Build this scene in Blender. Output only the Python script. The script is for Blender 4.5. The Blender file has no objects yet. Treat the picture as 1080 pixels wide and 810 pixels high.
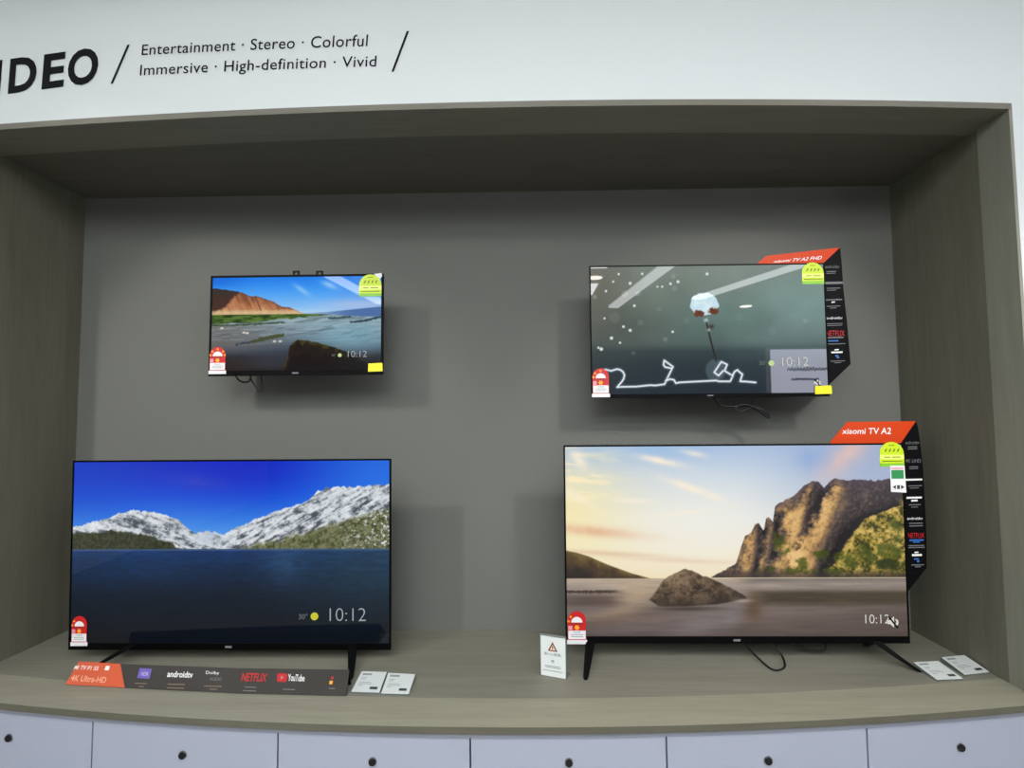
import bpy, bmesh, math, random
import numpy as np
from mathutils import Vector, Matrix

sc = bpy.context.scene
COL = sc.collection
random.seed(4)

# ------------------------------------------------------------------ camera
FPX = 604.34                       # focal length in pixels of the 1080x810 frame
PITCH, YAW, ROLL = 0.06242, 0.02064, 0.00772
CAM = np.array([0.171, -2.37, 1.597])
_cp, _sp, _cy, _sy, _cr, _sr = (math.cos(PITCH), math.sin(PITCH), math.cos(YAW), math.sin(YAW),
                                math.cos(ROLL), math.sin(ROLL))
_Ry = np.array([[_cy, -_sy, 0], [_sy, _cy, 0], [0, 0, 1]])
_Rp = np.array([[1, 0, 0], [0, _cp, -_sp], [0, _sp, _cp]])
_Rr = np.array([[_cr, 0, _sr], [0, 1, 0], [-_sr, 0, _cr]])
CM = _Ry @ _Rp @ _Rr               # columns: right, forward, up
cd = bpy.data.cameras.new('camera')
cam = bpy.data.objects.new('camera', cd)
COL.objects.link(cam)
cd.sensor_width = 36.0
cd.lens = FPX / 1080 * 36.0
cd.clip_start = 0.02
r_, f_, u_ = CM[:, 0], CM[:, 1], CM[:, 2]
cam.matrix_world = Matrix(((r_[0], u_[0], -f_[0], CAM[0]), (r_[1], u_[1], -f_[1], CAM[1]),
                           (r_[2], u_[2], -f_[2], CAM[2]), (0, 0, 0, 1)))
sc.camera = cam

# ------------------------------------------------------------------ exposure, world, lights
sc.view_settings.view_transform = 'Standard'
sc.view_settings.look = 'None'
sc.view_settings.gamma = 1.0
sc.view_settings.exposure = 0.0
sc.view_settings.use_curve_mapping = False
wd = bpy.data.worlds.new('world')
sc.world = wd
wd.use_nodes = True
wd.node_tree.nodes['Background'].inputs[0].default_value = (0.85, 0.95, 1.0, 1)
wd.node_tree.nodes['Background'].inputs[1].default_value = 0.05

TUBE_STRENGTH = 12.0
FILL_STRENGTH = 22.0
ROW_STRENGTH = 12.0
SPOT_W = 125.0


def spot_light(name, loc, target, watts, size=0.05, angle=75, blend=0.6, color=(1, 0.985, 0.95)):
    l = bpy.data.lights.new(name, 'SPOT')
    l.energy = watts
    l.spot_size = math.radians(angle)
    l.spot_blend = blend
    l.shadow_soft_size = size
    l.color = color
    o = bpy.data.objects.new(name, l)
    COL.objects.link(o)
    o.location = loc
    o.rotation_euler = (Vector(target) - Vector(loc)).to_track_quat('-Z', 'Y').to_euler()
    return o


SPOTS = [((-1.98, -2.72, 3.12), (-0.92, 0.0, 1.52)), ((1.65, -2.72, 3.12), (0.98, 0.0, 1.52))]
for a_, b_ in SPOTS:
    spot_light('track_spot_lamp', a_, b_, SPOT_W, 0.04, 34, 0.5)


# ------------------------------------------------------------------ maths helpers
def ray(px, py):
    return CM @ np.array([(px - 540) / FPX, 1.0, -(py - 405) / FPX])


def atY(px, py, Y):
    d = ray(px, py)
    return CAM + d * (Y - CAM[1]) / d[1]


def atZ(px, py, Z):
    d = ray(px, py)
    return CAM + d * (Z - CAM[2]) / d[2]


def lin(c):
    c = np.asarray(c, float) / 255.0
    return np.where(c <= 0.04045, c / 12.92, ((c + 0.055) / 1.055) ** 2.4)


def L4(*c):
    v = lin(c)
    return (float(v[0]), float(v[1]), float(v[2]), 1.0)


# ------------------------------------------------------------------ materials
MATS = {}


def mat(name, rgb, rough=0.5, metal=0.0, spec=0.5, bump=0.0, bscale=60.0, vary=0.0, emit=0.0, trans=0.0, coat=0.0):
    if name in MATS:
        return MATS[name]
    m = bpy.data.materials.new(name)
    m.use_nodes = True
    nt = m.node_tree
    b = nt.nodes['Principled BSDF']
    b.inputs['Base Color'].default_value = L4(*rgb)
    b.inputs['Roughness'].default_value = rough
    b.inputs['Metallic'].default_value = metal
    b.inputs['Specular IOR Level'].default_value = spec
    b.inputs['Coat Weight'].default_value = coat
    b.inputs['Coat Roughness'].default_value = 0.05
    if trans:
        b.inputs['Transmission Weight'].default_value = trans
        b.inputs['IOR'].default_value = 1.3
    if emit:
        b.inputs['Emission Color'].default_value = L4(*rgb)
        b.inputs['Emission Strength'].default_value = emit
    if bump or vary:
        tc = nt.nodes.new('ShaderNodeTexCoord')
        n = nt.nodes.new('ShaderNodeTexNoise')
        n.inputs['Scale'].default_value = bscale
        n.inputs['Detail'].default_value = 4
        nt.links.new(tc.outputs['Object'], n.inputs['Vector'])
        if vary:
            mx = nt.nodes.new('ShaderNodeMix')
            mx.data_type = 'RGBA'
            c = lin(rgb)
            mx.inputs[6].default_value = (*(c * (1 - vary)), 1)
            mx.inputs[7].default_value = (*(c * (1 + vary)), 1)
            nt.links.new(n.outputs[0], mx.inputs[0])
            nt.links.new(mx.outputs[2], b.inputs['Base Color'])
        if bump:
            bp = nt.nodes.new('ShaderNodeBump')
            bp.inputs['Strength'].default_value = bump
            bp.inputs['Distance'].default_value = 0.002
            nt.links.new(n.outputs[0], bp.inputs['Height'])
            nt.links.new(bp.outputs[0], b.inputs['Normal'])
    MATS[name] = m
    return m


def wood(name, dark, light, stretch, rough=0.55):
    """grey laminate: long fine grain along one axis, soft wide mottling"""
    m = bpy.data.materials.new(name)
    m.use_nodes = True
    nt = m.node_tree
    b = nt.nodes['Principled BSDF']
    b.inputs['Roughness'].default_value = rough
    b.inputs['Specular IOR Level'].default_value = 0.35
    tc = nt.nodes.new('ShaderNodeTexCoord')
    vals = []
    for sc_, w in ((1.0, 0), (5.0, 1)):
        mp = nt.nodes.new('ShaderNodeMapping')
        mp.inputs['Scale'].default_value = [s * sc_ for s in stretch]
        nt.links.new(tc.outputs['Object'], mp.inputs['Vector'])
        n = nt.nodes.new('ShaderNodeTexNoise')
        n.inputs['Scale'].default_value = 3.0
        n.inputs['Detail'].default_value = 7
        n.inputs['Roughness'].default_value = 0.65
        n.inputs['Distortion'].default_value = 0.25
        nt.links.new(mp.outputs[0], n.inputs['Vector'])
        vals.append(n)
    mix = nt.nodes.new('ShaderNodeMath')
    mix.operation = 'MULTIPLY_ADD'
    mix.inputs[1].default_value = 0.45
    nt.links.new(vals[1].outputs[0], mix.inputs[0])
    sc2 = nt.nodes.new('ShaderNodeMath')
    sc2.operation = 'MULTIPLY'
    sc2.inputs[1].default_value = 0.55
    nt.links.new(vals[0].outputs[0], sc2.inputs[0])
    nt.links.new(sc2.outputs[0], mix.inputs[2])
    cr = nt.nodes.new('ShaderNodeValToRGB')
    cr.color_ramp.elements[0].position = 0.34
    cr.color_ramp.elements[1].position = 0.66
    cr.color_ramp.elements[0].color = L4(*dark)
    cr.color_ramp.elements[1].color = L4(*light)
    nt.links.new(mix.outputs[0], cr.inputs[0])
    nt.links.new(cr.outputs[0], b.inputs['Base Color'])
    bp = nt.nodes.new('ShaderNodeBump')
    bp.inputs['Strength'].default_value = 0.12
    bp.inputs['Distance'].default_value = 0.001
    nt.links.new(mix.outputs[0], bp.inputs['Height'])
    nt.links.new(bp.outputs[0], b.inputs['Normal'])
    return m


M_WALL = mat('grey_wall_paint', (110, 111, 105), 0.75, spec=0.25, bump=0.05, bscale=250, vary=0.02)
M_WHITE = mat('white_wall_paint', (226, 231, 230), 0.7, spec=0.25, bump=0.04, bscale=250, vary=0.01)
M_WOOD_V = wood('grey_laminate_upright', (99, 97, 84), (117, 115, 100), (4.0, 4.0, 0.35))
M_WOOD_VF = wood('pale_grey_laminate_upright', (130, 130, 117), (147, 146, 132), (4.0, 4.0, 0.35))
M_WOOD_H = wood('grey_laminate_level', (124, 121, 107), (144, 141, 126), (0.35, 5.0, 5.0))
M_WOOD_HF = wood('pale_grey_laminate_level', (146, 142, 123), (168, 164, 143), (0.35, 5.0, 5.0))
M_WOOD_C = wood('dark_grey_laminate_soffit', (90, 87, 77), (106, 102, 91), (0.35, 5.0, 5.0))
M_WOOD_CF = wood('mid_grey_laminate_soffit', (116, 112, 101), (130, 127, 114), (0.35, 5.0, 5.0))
M_EDGE = wood('olive_grey_edge_band', (88, 86, 72), (104, 101, 86), (0.35, 5.0, 5.0))
M_DOOR = mat('white_drawer_lacquer', (166, 170, 184), 0.4, spec=0.4, vary=0.01, bscale=8)
M_RAIL = mat('blue_grey_rail', (134, 137, 148), 0.45)
M_CARC = mat('white_carcass', (190, 192, 205), 0.6)
M_LOCKR = mat('lock_ring_metal', (150, 150, 150), 0.3, metal=1.0)
M_LOCK = mat('lock_black', (18, 18, 18), 0.35)
M_BLACK = mat('black_plastic', (7, 7, 8), 0.45, spec=0.15, bump=0.03, bscale=400)
M_BEZEL = mat('black_bezel', (4, 4, 5), 0.45, spec=0.08)
M_CABLE = mat('black_cable_rubber', (8, 8, 9), 0.5)
M_LETTER = mat('black_letter_vinyl', (10, 11, 18), 0.6, spec=0.2)
M_LOGO = mat('silver_logo', (110, 112, 115), 0.4)
M_ORANGE = mat('orange_card', (204, 62, 8), 0.45, spec=0.25, vary=0.03, bscale=5)
M_ORANGE2 = mat('red_orange_card', (208, 92, 58), 0.3, vary=0.03, bscale=5)
M_CARDBLK = mat('black_card', (8, 8, 10), 0.5, spec=0.1)
M_STRIPBLK = mat('dark_brown_card', (62, 58, 54), 0.25, vary=0.08, bscale=6)
M_WTXT = mat('white_print', (235, 235, 232), 0.5)
M_GTXT = mat('grey_print', (112, 112, 114), 0.5)
M_OTXT = mat('pale_orange_print', (186, 130, 104), 0.5)
M_DTXT = mat('dull_tan_print', (128, 104, 88), 0.5)
M_RTXT = mat('red_print', (190, 24, 28), 0.5)
M_BTXT = mat('blue_print', (50, 110, 190), 0.5)
M_PURPLE = mat('purple_print', (112, 92, 176), 0.4)
M_PAPER = mat('white_paper', (228, 232, 228), 0.5)
M_INK = mat('dark_ink', (52, 54, 56), 0.6)
M_GINK = mat('grey_ink', (158, 162, 160), 0.6)
M_BROWN = mat('brown_print', (120, 66, 38), 0.6)
M_PALEOR = mat('pale_sign_fill', (240, 214, 190), 0.6)
M_STKRED = mat('red_sticker', (196, 20, 24), 0.4)
M_STKWHT = mat('white_sticker', (232, 230, 230), 0.45)
M_STKYEL = mat('amber_star', (250, 170, 40), 0.45)
M_STKPNK = mat('pink_patch', (232, 150, 165), 0.45)
M_LIME = mat('lime_sticker', (196, 220, 22), 0.4)
M_LIMEP = mat('pale_lime_band', (226, 238, 120), 0.4)
M_LIMED = mat('green_band', (128, 190, 40), 0.4)
M_GREEN = mat('green_sticker', (44, 140, 78), 0.4)
M_YTAG = mat('yellow_tag', (238, 226, 20), 0.45)
M_LIMETXT = mat('olive_print', (120, 130, 20), 0.5)
M_CLEAR = mat('clear_acrylic', (225, 235, 230), 0.08, trans=0.85)
M_FLOOR = mat('shop_floor_tile', (118, 116, 111), 0.35, vary=0.04, bscale=3)
M_SHOPWALL = mat('shop_wall_paint', (188, 190, 190), 0.8, vary=0.02, bscale=3)
M_SHOPDARK = mat('shop_grey_wall', (165, 166, 165), 0.6, vary=0.05, bscale=3)
M_SHOPCEIL = mat('shop_ceiling_paint', (214, 216, 216), 0.9, vary=0.02, bscale=3)


def emitter(name, rgb, strength):
    m = bpy.data.materials.new(name)
    m.use_nodes = True
    nt = m.node_tree
    nt.nodes.remove(nt.nodes['Principled BSDF'])
    e = nt.nodes.new('ShaderNodeEmission')
    e.inputs[0].default_value = L4(*rgb)
    e.inputs[1].default_value = strength
    nt.links.new(e.outputs[0], nt.nodes['Material Output'].inputs[0])
    return m


def glow(name, rgb):
    m = emitter(name, rgb, 1.0)
    return m


M_TUBE = emitter('tube_light_diffuser', (250, 252, 255), TUBE_STRENGTH)
M_ROW = emitter('bright_row_diffuser', (250, 252, 255), ROW_STRENGTH)
M_FILL = emitter('fill_panel_diffuser', (248, 252, 255), FILL_STRENGTH)
M_DOWN = emitter('downlight_lens', (255, 250, 240), 30.0)
M_BACKLIT = emitter('backlit_sheet', (220, 220, 240), 14.0)


def screen_material(name):
    m = bpy.data.materials.new(name)
    m.use_nodes = True
    nt = m.node_tree
    b = nt.nodes['Principled BSDF']
    b.inputs['Base Color'].default_value = (0.004, 0.004, 0.005, 1)
    b.inputs['Roughness'].default_value = 0.015
    b.inputs['Specular IOR Level'].default_value = 0.34
    a = nt.nodes.new('ShaderNodeAttribute')
    a.attribute_name = 'Picture'
    nt.links.new(a.outputs['Color'], b.inputs['Emission Color'])
    b.inputs['Emission Strength'].default_value = 1.0
    return m


M_SCREEN = screen_material('lit_screen')


# ------------------------------------------------------------------ object helpers
def props(o, label=None, cat=None, group=None, kind=None):
    if label:
        o['label'] = label
    if cat:
        o['category'] = cat
    if group:
        o['group'] = group
    if kind:
        o['kind'] = kind
    return o


def thing(name, loc, label, cat, group=None):
    o = bpy.data.objects.new(name, None)
    o.empty_display_size = 0.05
    o.location = [float(v) for v in loc]
    COL.objects.link(o)
    return props(o, label, cat, group)


def link_mesh(name, me, m, parent=None):
    o = bpy.data.objects.new(name, me)
    if m is not None:
        me.materials.clear()
        me.materials.append(m)
    COL.objects.link(o)
    if parent is not None:
        o.parent = parent
    return o


def obj(name, bm, m, parent=None, smooth=False):
    me = bpy.data.meshes.new(name)
    bmesh.ops.recalc_face_normals(bm, faces=bm.faces)
    if smooth:
        for f in bm.faces:
            f.smooth = True
    bm.to_mesh(me)
    bm.free()
    return link_mesh(name, me, m, parent)


def struct(name, bm, m):
    return props(obj(name, bm, m), kind='structure')


def NB():
    return bmesh.new()


def box(bm, x0, x1, y0, y1, z0, z1, bevel=0.0, seg=2):
    v = [bm.verts.new((x, y, z)) for x in (x0, x1) for y in (y0, y1) for z in (z0, z1)]
    fs = [bm.faces.new([v[i] for i in q]) for q in
          ((0, 1, 3, 2), (4, 6, 7, 5), (0, 4, 5, 1), (2, 3, 7, 6), (0, 2, 6, 4), (1, 5, 7, 3))]
    if bevel:
        es = list({e for f in fs for e in f.edges})
        bmesh.ops.bevel(bm, geom=es, offset=bevel, segments=seg, affect='EDGES', profile=0.6)
    return bm


def hexa(bm, bot, top):
    """solid between two matching quads"""
    a = [bm.verts.new(p) for p in bot]
    b = [bm.verts.new(p) for p in top]
    n = len(a)
    bm.faces.new(a[::-1])
    bm.faces.new(b)
    for i in range(n):
        bm.faces.new((a[i], a[(i + 1) % n], b[(i + 1) % n], b[i]))
    return bm


def prism_xz(bm, pts, y0, y1):
    """outline in x,z pushed through y0..y1"""
    return hexa(bm, [(p[0], y0, p[1]) for p in pts], [(p[0], y1, p[1]) for p in pts])


def tube(bm, pts, r, n=8, sub=6):
    P = [Vector([float(c) for c in p]) for p in pts]
    Q = []
    for i in range(len(P) - 1):
        p0, p1, p2, p3 = P[max(i - 1, 0)], P[i], P[i + 1], P[min(i + 2, len(P) - 1)]
        for k in range(sub):
            t = k / sub
            Q.append(0.5 * ((2 * p1) + (p2 - p0) * t + (2 * p0 - 5 * p1 + 4 * p2 - p3) * t * t
                            + (3 * p1 - p0 - 3 * p2 + p3) * t ** 3))
    Q.append(P[-1])
    rings = []
    nrm = None
    for i, q in enumerate(Q):
        t = (Q[min(i + 1, len(Q) - 1)] - Q[max(i - 1, 0)]).normalized()
        if nrm is None:
            nrm = t.orthogonal().normalized()
        nrm = (nrm - t * nrm.dot(t)).normalized()
        bn = t.cross(nrm)
        rings.append([bm.verts.new(q + (nrm * math.cos(a) + bn * math.sin(a)) * r)
                      for a in [2 * math.pi * k / n for k in range(n)]])
    for a, b in zip(rings, rings[1:]):
        for k in range(n):
            bm.faces.new((a[k], a[(k + 1) % n], b[(k + 1) % n], b[k]))
    bm.faces.new(rings[0][::-1])
    bm.faces.new(rings[-1])
    return bm


def disc_y(bm, cx, cz, r, y0, y1, n=20, rz=None):
    rz = rz or r
    return prism_xz(bm, [(cx + r * math.cos(2 * math.pi * k / n), cz + rz * math.sin(2 * math.pi * k / n))
                         for k in range(n)], y0, y1)


def glyph_mesh(s, bold=0.0, shear=0.0, spacing=1.0):
    """text as raw verts/faces in a plane: (n,2) array and polygons"""
    cu = bpy.data.curves.new('t', 'FONT')
    cu.body = s
    cu.size = 1.0
    cu.offset = bold
    cu.shear = shear
    cu.space_character = spacing
    cu.resolution_u = 4
    cu.fill_mode = 'FRONT'
    o = bpy.data.objects.new('t', cu)
    COL.objects.link(o)
    dg = bpy.context.evaluated_depsgraph_get()
    dg.update()
    ev = o.evaluated_get(dg)
    me = ev.to_mesh()
    V = np.array([v.co[:2] for v in me.vertices])
    F = [tuple(p.vertices) for p in me.polygons]
    ev.to_mesh_clear()
    bpy.data.objects.remove(o)
    bpy.data.curves.remove(cu)
    return V, F


def text_obj(name, s, m, parent, fn, bold=0.0, shear=0.0, box01=None, spacing=1.0):
    """text stretched over the unit square, then placed by fn(u, v) -> point"""
    V, F = glyph_mesh(s, bold, shear, spacing)
    lo, hi = V.min(0), V.max(0)
    U = (V - lo) / np.maximum(hi - lo, 1e-6)
    bm = NB()
    vs = [bm.verts.new([float(c) for c in fn(u, v)]) for u, v in U]
    for f in F:
        try:
            bm.faces.new([vs[i] for i in f])
        except ValueError:
            pass
    me = bpy.data.meshes.new(name)
    bm.to_mesh(me)
    bm.free()
    return link_mesh(name, me, m, parent)


def text_words(name, s, m, parent, fn, bold=0.0, spacing=1.0, gap=0.16):
    """a line of text as one object per word or separating dot"""
    V, F = glyph_mesh(s, bold, 0.0, spacing)
    lo, hi = V.min(0), V.max(0)
    spans = sorted((min(V[i][0] for i in f), max(V[i][0] for i in f), f) for f in F)
    groups, end = [], -1e9
    for a, b, f in spans:
        if a > end + gap:
            groups.append([])
        groups[-1].append(f)
        end = max(end, b)
    for g in groups:
        bm = NB()
        ids = {i: bm.verts.new([float(c) for c in fn(*((V[i] - lo) / (hi - lo)))]) for f in g for i in f}
        for f in g:
            try:
                bm.faces.new([ids[i] for i in f])
            except ValueError:
                pass
        obj(name, bm, m, parent)


def rect_fn(x0, x1, z0, z1, y, skew=0.0):
    return lambda u, v: (x0 + u * (x1 - x0) + skew * v, y, z0 + v * (z1 - z0))


def quad_fn(bl, br, tr, tl):
    bl, br, tr, tl = [np.asarray(p, float) for p in (bl, br, tr, tl)]
    return lambda u, v: (bl * (1 - u) * (1 - v) + br * u * (1 - v) + tr * u * v + tl * (1 - u) * v)


# ------------------------------------------------------------------ the niche
W2 = 1.704           # half width
ZC = 2.5605          # soffit
ZT = 0.75            # worktop
KC, XC0 = 0.055, 0.10
KL, XL0 = 0.027, 0.15


def y_counter(x, y0=-0.733):
    return y0 + KC * (x - XC0) ** 2


def y_lip(x, y0=-0.650):
    return y0 + KL * (x - XL0) ** 2


def xs_range(a, b, n):
    return [a + (b - a) * i / n for i in range(n + 1)]


def bent_slab(bm, xs, yf, yb, z0, z1):
    """slab whose front and back edges follow functions of x"""
    rows = []
    for x in xs:
        rows.append([bm.verts.new(p) for p in ((x, yf(x), z0), (x, yf(x), z1), (x, yb(x), z1), (x, yb(x), z0))])
    for a, b in zip(rows, rows[1:]):
        for k in range(4):
            bm.faces.new((a[k], b[k], b[(k + 1) % 4], a[(k + 1) % 4]))
    bm.faces.new(rows[0])
    bm.faces.new(rows[-1][::-1])
    return bm


YJ0, YJ1 = -0.463, -0.592      # seam and front of the jambs
struct('wall_back', box(NB(), -W2 - 0.02, W2 + 0.02, 0.0, 0.06, 0.0, 3.3), M_WALL)
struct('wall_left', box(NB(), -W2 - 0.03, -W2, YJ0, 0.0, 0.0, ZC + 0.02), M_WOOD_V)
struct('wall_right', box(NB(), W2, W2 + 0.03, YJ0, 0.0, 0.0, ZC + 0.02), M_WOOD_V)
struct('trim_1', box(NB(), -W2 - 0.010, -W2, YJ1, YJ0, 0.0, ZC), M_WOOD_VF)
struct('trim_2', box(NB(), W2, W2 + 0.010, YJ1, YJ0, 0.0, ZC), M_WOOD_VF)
xs = xs_range(-W2, W2, 40)
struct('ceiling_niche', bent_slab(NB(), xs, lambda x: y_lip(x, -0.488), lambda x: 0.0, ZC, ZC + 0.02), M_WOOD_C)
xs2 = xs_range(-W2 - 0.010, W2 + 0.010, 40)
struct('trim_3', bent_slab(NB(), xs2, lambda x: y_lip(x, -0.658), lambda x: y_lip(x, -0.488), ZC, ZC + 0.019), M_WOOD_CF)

# white wall over the opening and beside it
bm = NB()
xs3 = xs_range(-3.2, 3.2, 64)
bent_slab(bm, xs3, lambda x: y_lip(x), lambda x: y_lip(x) + 0.05, ZC + 0.019, 3.25)
for s in (-1, 1):
    xa = [s * (W2 + 0.010 + (3.2 - W2 - 0.010) * i / 14) for i in range(15)]
    bent_slab(bm, xa, lambda x: y_lip(x), lambda x: y_lip(x) + 0.05, 0.0, ZC + 0.019)
struct('wall_front', bm, M_WHITE)

# ------------------------------------------------------------------ the shop behind the camera
struct('floor', box(NB(), -4.2, 4.2, -8.0, 0.06, -0.05, 0.0), M_FLOOR)
struct('ceiling', box(NB(), -4.2, 4.2, -8.0, -0.30, 3.2, 3.25), M_SHOPCEIL)
struct('wall_shop_left', box(NB(), -4.25, -4.2, -8.0, 0.06, 0.0, 3.25), M_SHOPWALL)
struct('wall_shop_right', box(NB(), 4.2, 4.25, -8.0, 0.06, 0.0, 3.25), M_SHOPWALL)
struct('wall_opposite', box(NB(), -4.2, 4.2, -8.05, -8.0, 0.0, 3.25), M_SHOPDARK)


def linear_lamp(p, q, label, m, hw=0.07, drop=0.06, group='linear lights on the shop ceiling'):
    """a long lamp between two ceiling points"""
    p, q = Vector((*p, 3.2)), Vector((*q, 3.2))
    h = (q - p).length / 2
    t = thing('linear_ceiling_light', (p + q) / 2, label, 'ceiling light', group)
    t.rotation_euler.z = math.atan2((q - p).y, (q - p).x) - math.pi / 2
    obj('housing', box(NB(), -hw - 0.015, hw + 0.015, -h - 0.01, h + 0.01, -0.03, 0.0, 0.004), M_STKWHT, t)
    obj('diffuser', box(NB(), -hw, hw, -h, h, -drop, -0.0302, 0.01), m, t)
    return t


linear_lamp((1.43, -6.01), (1.74, -2.95), 'long ceiling light mirrored as the left streak in the cotton flower screen', M_TUBE)
linear_lamp((2.43, -5.50), (3.37, -2.95), 'long ceiling light mirrored as the right streak in the cotton flower screen', M_TUBE)
linear_lamp((-1.70, -5.55), (-2.05, -2.95), 'long ceiling light mirrored in the beach cliff screen', M_TUBE)
linear_lamp((-3.4, -2.50), (3.4, -2.50), 'longest and brightest ceiling light, running parallel to the display niche', M_ROW, 0.09, 0.10)


def fill_panel(x, y, label):  # fill light added behind the camera, kept out of the screens' reflections
    t = thing('fill_light_panel', (x, y, 3.2), label, 'ceiling light', 'added fill panels behind the camera')
    obj('frame', box(NB(), -1.13, 1.13, -0.33, 0.33, -0.02, 0.0, 0.004), M_STKWHT, t)
    obj('diffuser', box(NB(), -1.10, 1.10, -0.30, 0.30, -0.026, -0.0202), M_FILL, t)


fill_panel(-0.05, -3.7, 'added wide fill light panel behind the camera, nearest the display niche')
fill_panel(-0.05, -5.0, 'added wide fill light panel behind the camera, middle of the three')
fill_panel(-0.05, -6.3, 'added wide fill light panel behind the camera, farthest from the display niche')
for (x, y, lb) in ((3.33, -6.18, 'round ceiling downlight mirrored right of the cotton flower'),
                   (0.98, -4.42, 'round ceiling downlight mirrored in the corner of the cotton flower screen')):
    t = thing('ceiling_downlight', (x, y, 3.2), lb, 'ceiling light')
    bm = NB()
    bmesh.ops.create_cone(bm, cap_ends=True, segments=24, radius1=0.10, radius2=0.115, depth=0.02,
                          matrix=Matrix.Translation((0, 0, -0.010)))
    obj('ring', bm, M_STKWHT, t)
    bm = NB()
    bmesh.ops.create_cone(bm, cap_ends=True, segments=24, radius1=0.08, radius2=0.08, depth=0.006,
                          matrix=Matrix.Translation((0, 0, -0.0235)))
    obj('lens', bm, M_DOWN, t)

for (a_, b_), lb in zip(SPOTS, ('track spotlight on the ceiling aimed at the left televisions',
                                'track spotlight on the ceiling aimed at the right televisions')):
    t = thing('track_spotlight', (a_[0], a_[1] - 0.0, 3.2), lb, 'spotlight')
    d = (Vector(b_) - Vector(a_)).normalized()
    obj('stem', box(NB(), -0.012, 0.012, -0.10, -0.08, -0.10, 0.0, 0.003), M_BLACK, t)
    q = d.to_track_quat('Z', 'Y').to_matrix().to_4x4()
    bm = NB()
    bmesh.ops.create_cone(bm, cap_ends=True, segments=24, radius1=0.045, radius2=0.045, depth=0.12,
                          matrix=Matrix.Translation(Vector((0, 0, -0.08)) - d * 0.125) @ q)
    obj('lamp_head', bm, M_BLACK, t)

# lit board on a post, the pale sheet mirrored low in the cotton flower screen
t = thing('backlit_board', (3.25, -4.55, 0.0), 'backlit white board on a post, mirrored in the cotton flower screen', 'board')
obj('post', box(NB(), -0.03, 0.03, -0.07, -0.03, 0.0, 1.9, 0.005), M_BLACK, t)
obj('base', box(NB(), -0.25, 0.25, -0.25, 0.20, 0.0, 0.02, 0.005), M_BLACK, t)
obj('case', box(NB(), -0.345, 0.345, -0.03, 0.045, 1.83, 2.38, 0.006), M_STKWHT, t)
obj('lit_sheet', box(NB(), -0.32, 0.32, 0.0455, 0.05, 1.852, 2.358, 0.001), M_BACKLIT, t)

for zz, m_, amp, x0, x1 in ((2.13, mat('violet_ink', (60, 52, 120), 0.6), 0.028, -0.14, 0.30), (2.02, mat('pink_ink', (150, 120, 160), 0.6), 0.016, -0.10, 0.20)):
    rr_ = random.Random(int(zz * 100))
    pts = [(x0 + (x1 - x0) * k / 26, 0.052, zz + (amp if k % 2 else -amp * 0.6) * rr_.uniform(0.4, 1.2)) for k in range(27)]
    obj('ink_scribble', tube(NB(), pts, 0.0055, 6, 4), m_, t)

# ------------------------------------------------------------------ worktop and drawers
ct = thing('counter_top', (0, 0, ZT - 0.019), 'grey wood-grain counter top with bowed front edge under the lower televisions', 'counter')
xs = xs_range(-W2, W2, 44)
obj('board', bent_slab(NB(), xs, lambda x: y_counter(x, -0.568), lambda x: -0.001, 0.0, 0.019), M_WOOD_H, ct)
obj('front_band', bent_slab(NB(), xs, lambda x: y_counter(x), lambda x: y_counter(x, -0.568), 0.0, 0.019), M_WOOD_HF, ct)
obj('edge_band', bent_slab(NB(), xs, lambda x: y_counter(x, -0.7345), lambda x: y_counter(x, -0.7331), 0.0, 0.0186), M_EDGE, ct)
obj('top_rail', bent_slab(NB(), xs, lambda x: y_counter(x, -0.727), lambda x: y_counter(x, -0.70), -0.014, 0.0), M_RAIL, ct)

ZR = ZT - 0.033
YD = -0.722
cuts_px = [97, 293, 496, 703, 915]


def counter_x(px, py, y0):
    Y = -0.7
    for _ in range(8):
        P = atY(px, py, Y)
        Y = y_counter(P[0], y0)
    return P


cx_ = [float(counter_x(p, 790, YD)[0]) for p in cuts_px]
edges = [-W2] + cx_ + [W2]
locks_px = [(10, 778), (193, 796), (393, 803), (600, 804), (810, 802), (1013, 788)]
where = ['leftmost white drawer, under the left wall of the niche',
         'white drawer below the orange and black promo strip',
         'white drawer below the two small cards beside the snowy mountain television',
         'white drawer below the warning sign at the middle of the counter',
         'white drawer below the right television with the rocky beach',
         'rightmost white drawer, below the two cards by the right wall']
for i in range(6):
    a, b = edges[i], edges[i + 1]
    xm = (a + b) / 2
    t = thing('drawer_cabinet', (xm, y_counter(xm, YD), 0.0), where[i], 'drawer', 'white drawers under the counter')
    ym = y_counter(xm, YD)
    n = 8
    loc = xs_range(a + 0.0025 - xm, b - 0.0025 - xm, n)
    fy = lambda x, o=0.0: y_counter(x + xm, YD) - ym + o
    obj('carcass', bent_slab(NB(), loc, lambda x: fy(x, 0.022), lambda x: -ym - 0.004, 0.0, ZR), M_CARC, t)
    bm = bent_slab(NB(), loc, lambda x: fy(x), lambda x: fy(x, 0.019), 0.32, ZR - 0.002)
    d = obj('drawer_front', bm, M_DOOR, t)
    obj('lower_drawer_front', bent_slab(NB(), loc, lambda x: fy(x), lambda x: fy(x, 0.019), 0.03, 0.314), M_DOOR, t)
    P = counter_x(*locks_px[i], YD)
    lx, lz = P[0] - xm, P[2]
    bm = NB()
    yy = fy(lx)
    disc_y(bm, lx, lz, 0.0118, yy - 0.003, yy + 0.001, 24)
    lk = obj('lock', bm, M_LOCKR, d)
    bm2 = NB()
    disc_y(bm2, lx, lz, 0.0098, yy - 0.007, yy - 0.0031, 24)
    box(bm2, lx - 0.0015, lx + 0.0015, yy - 0.0078, yy - 0.0071, lz - 0.006, lz + 0.006)
    k = obj('lock_core', bm2, M_LOCK, d)

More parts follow.
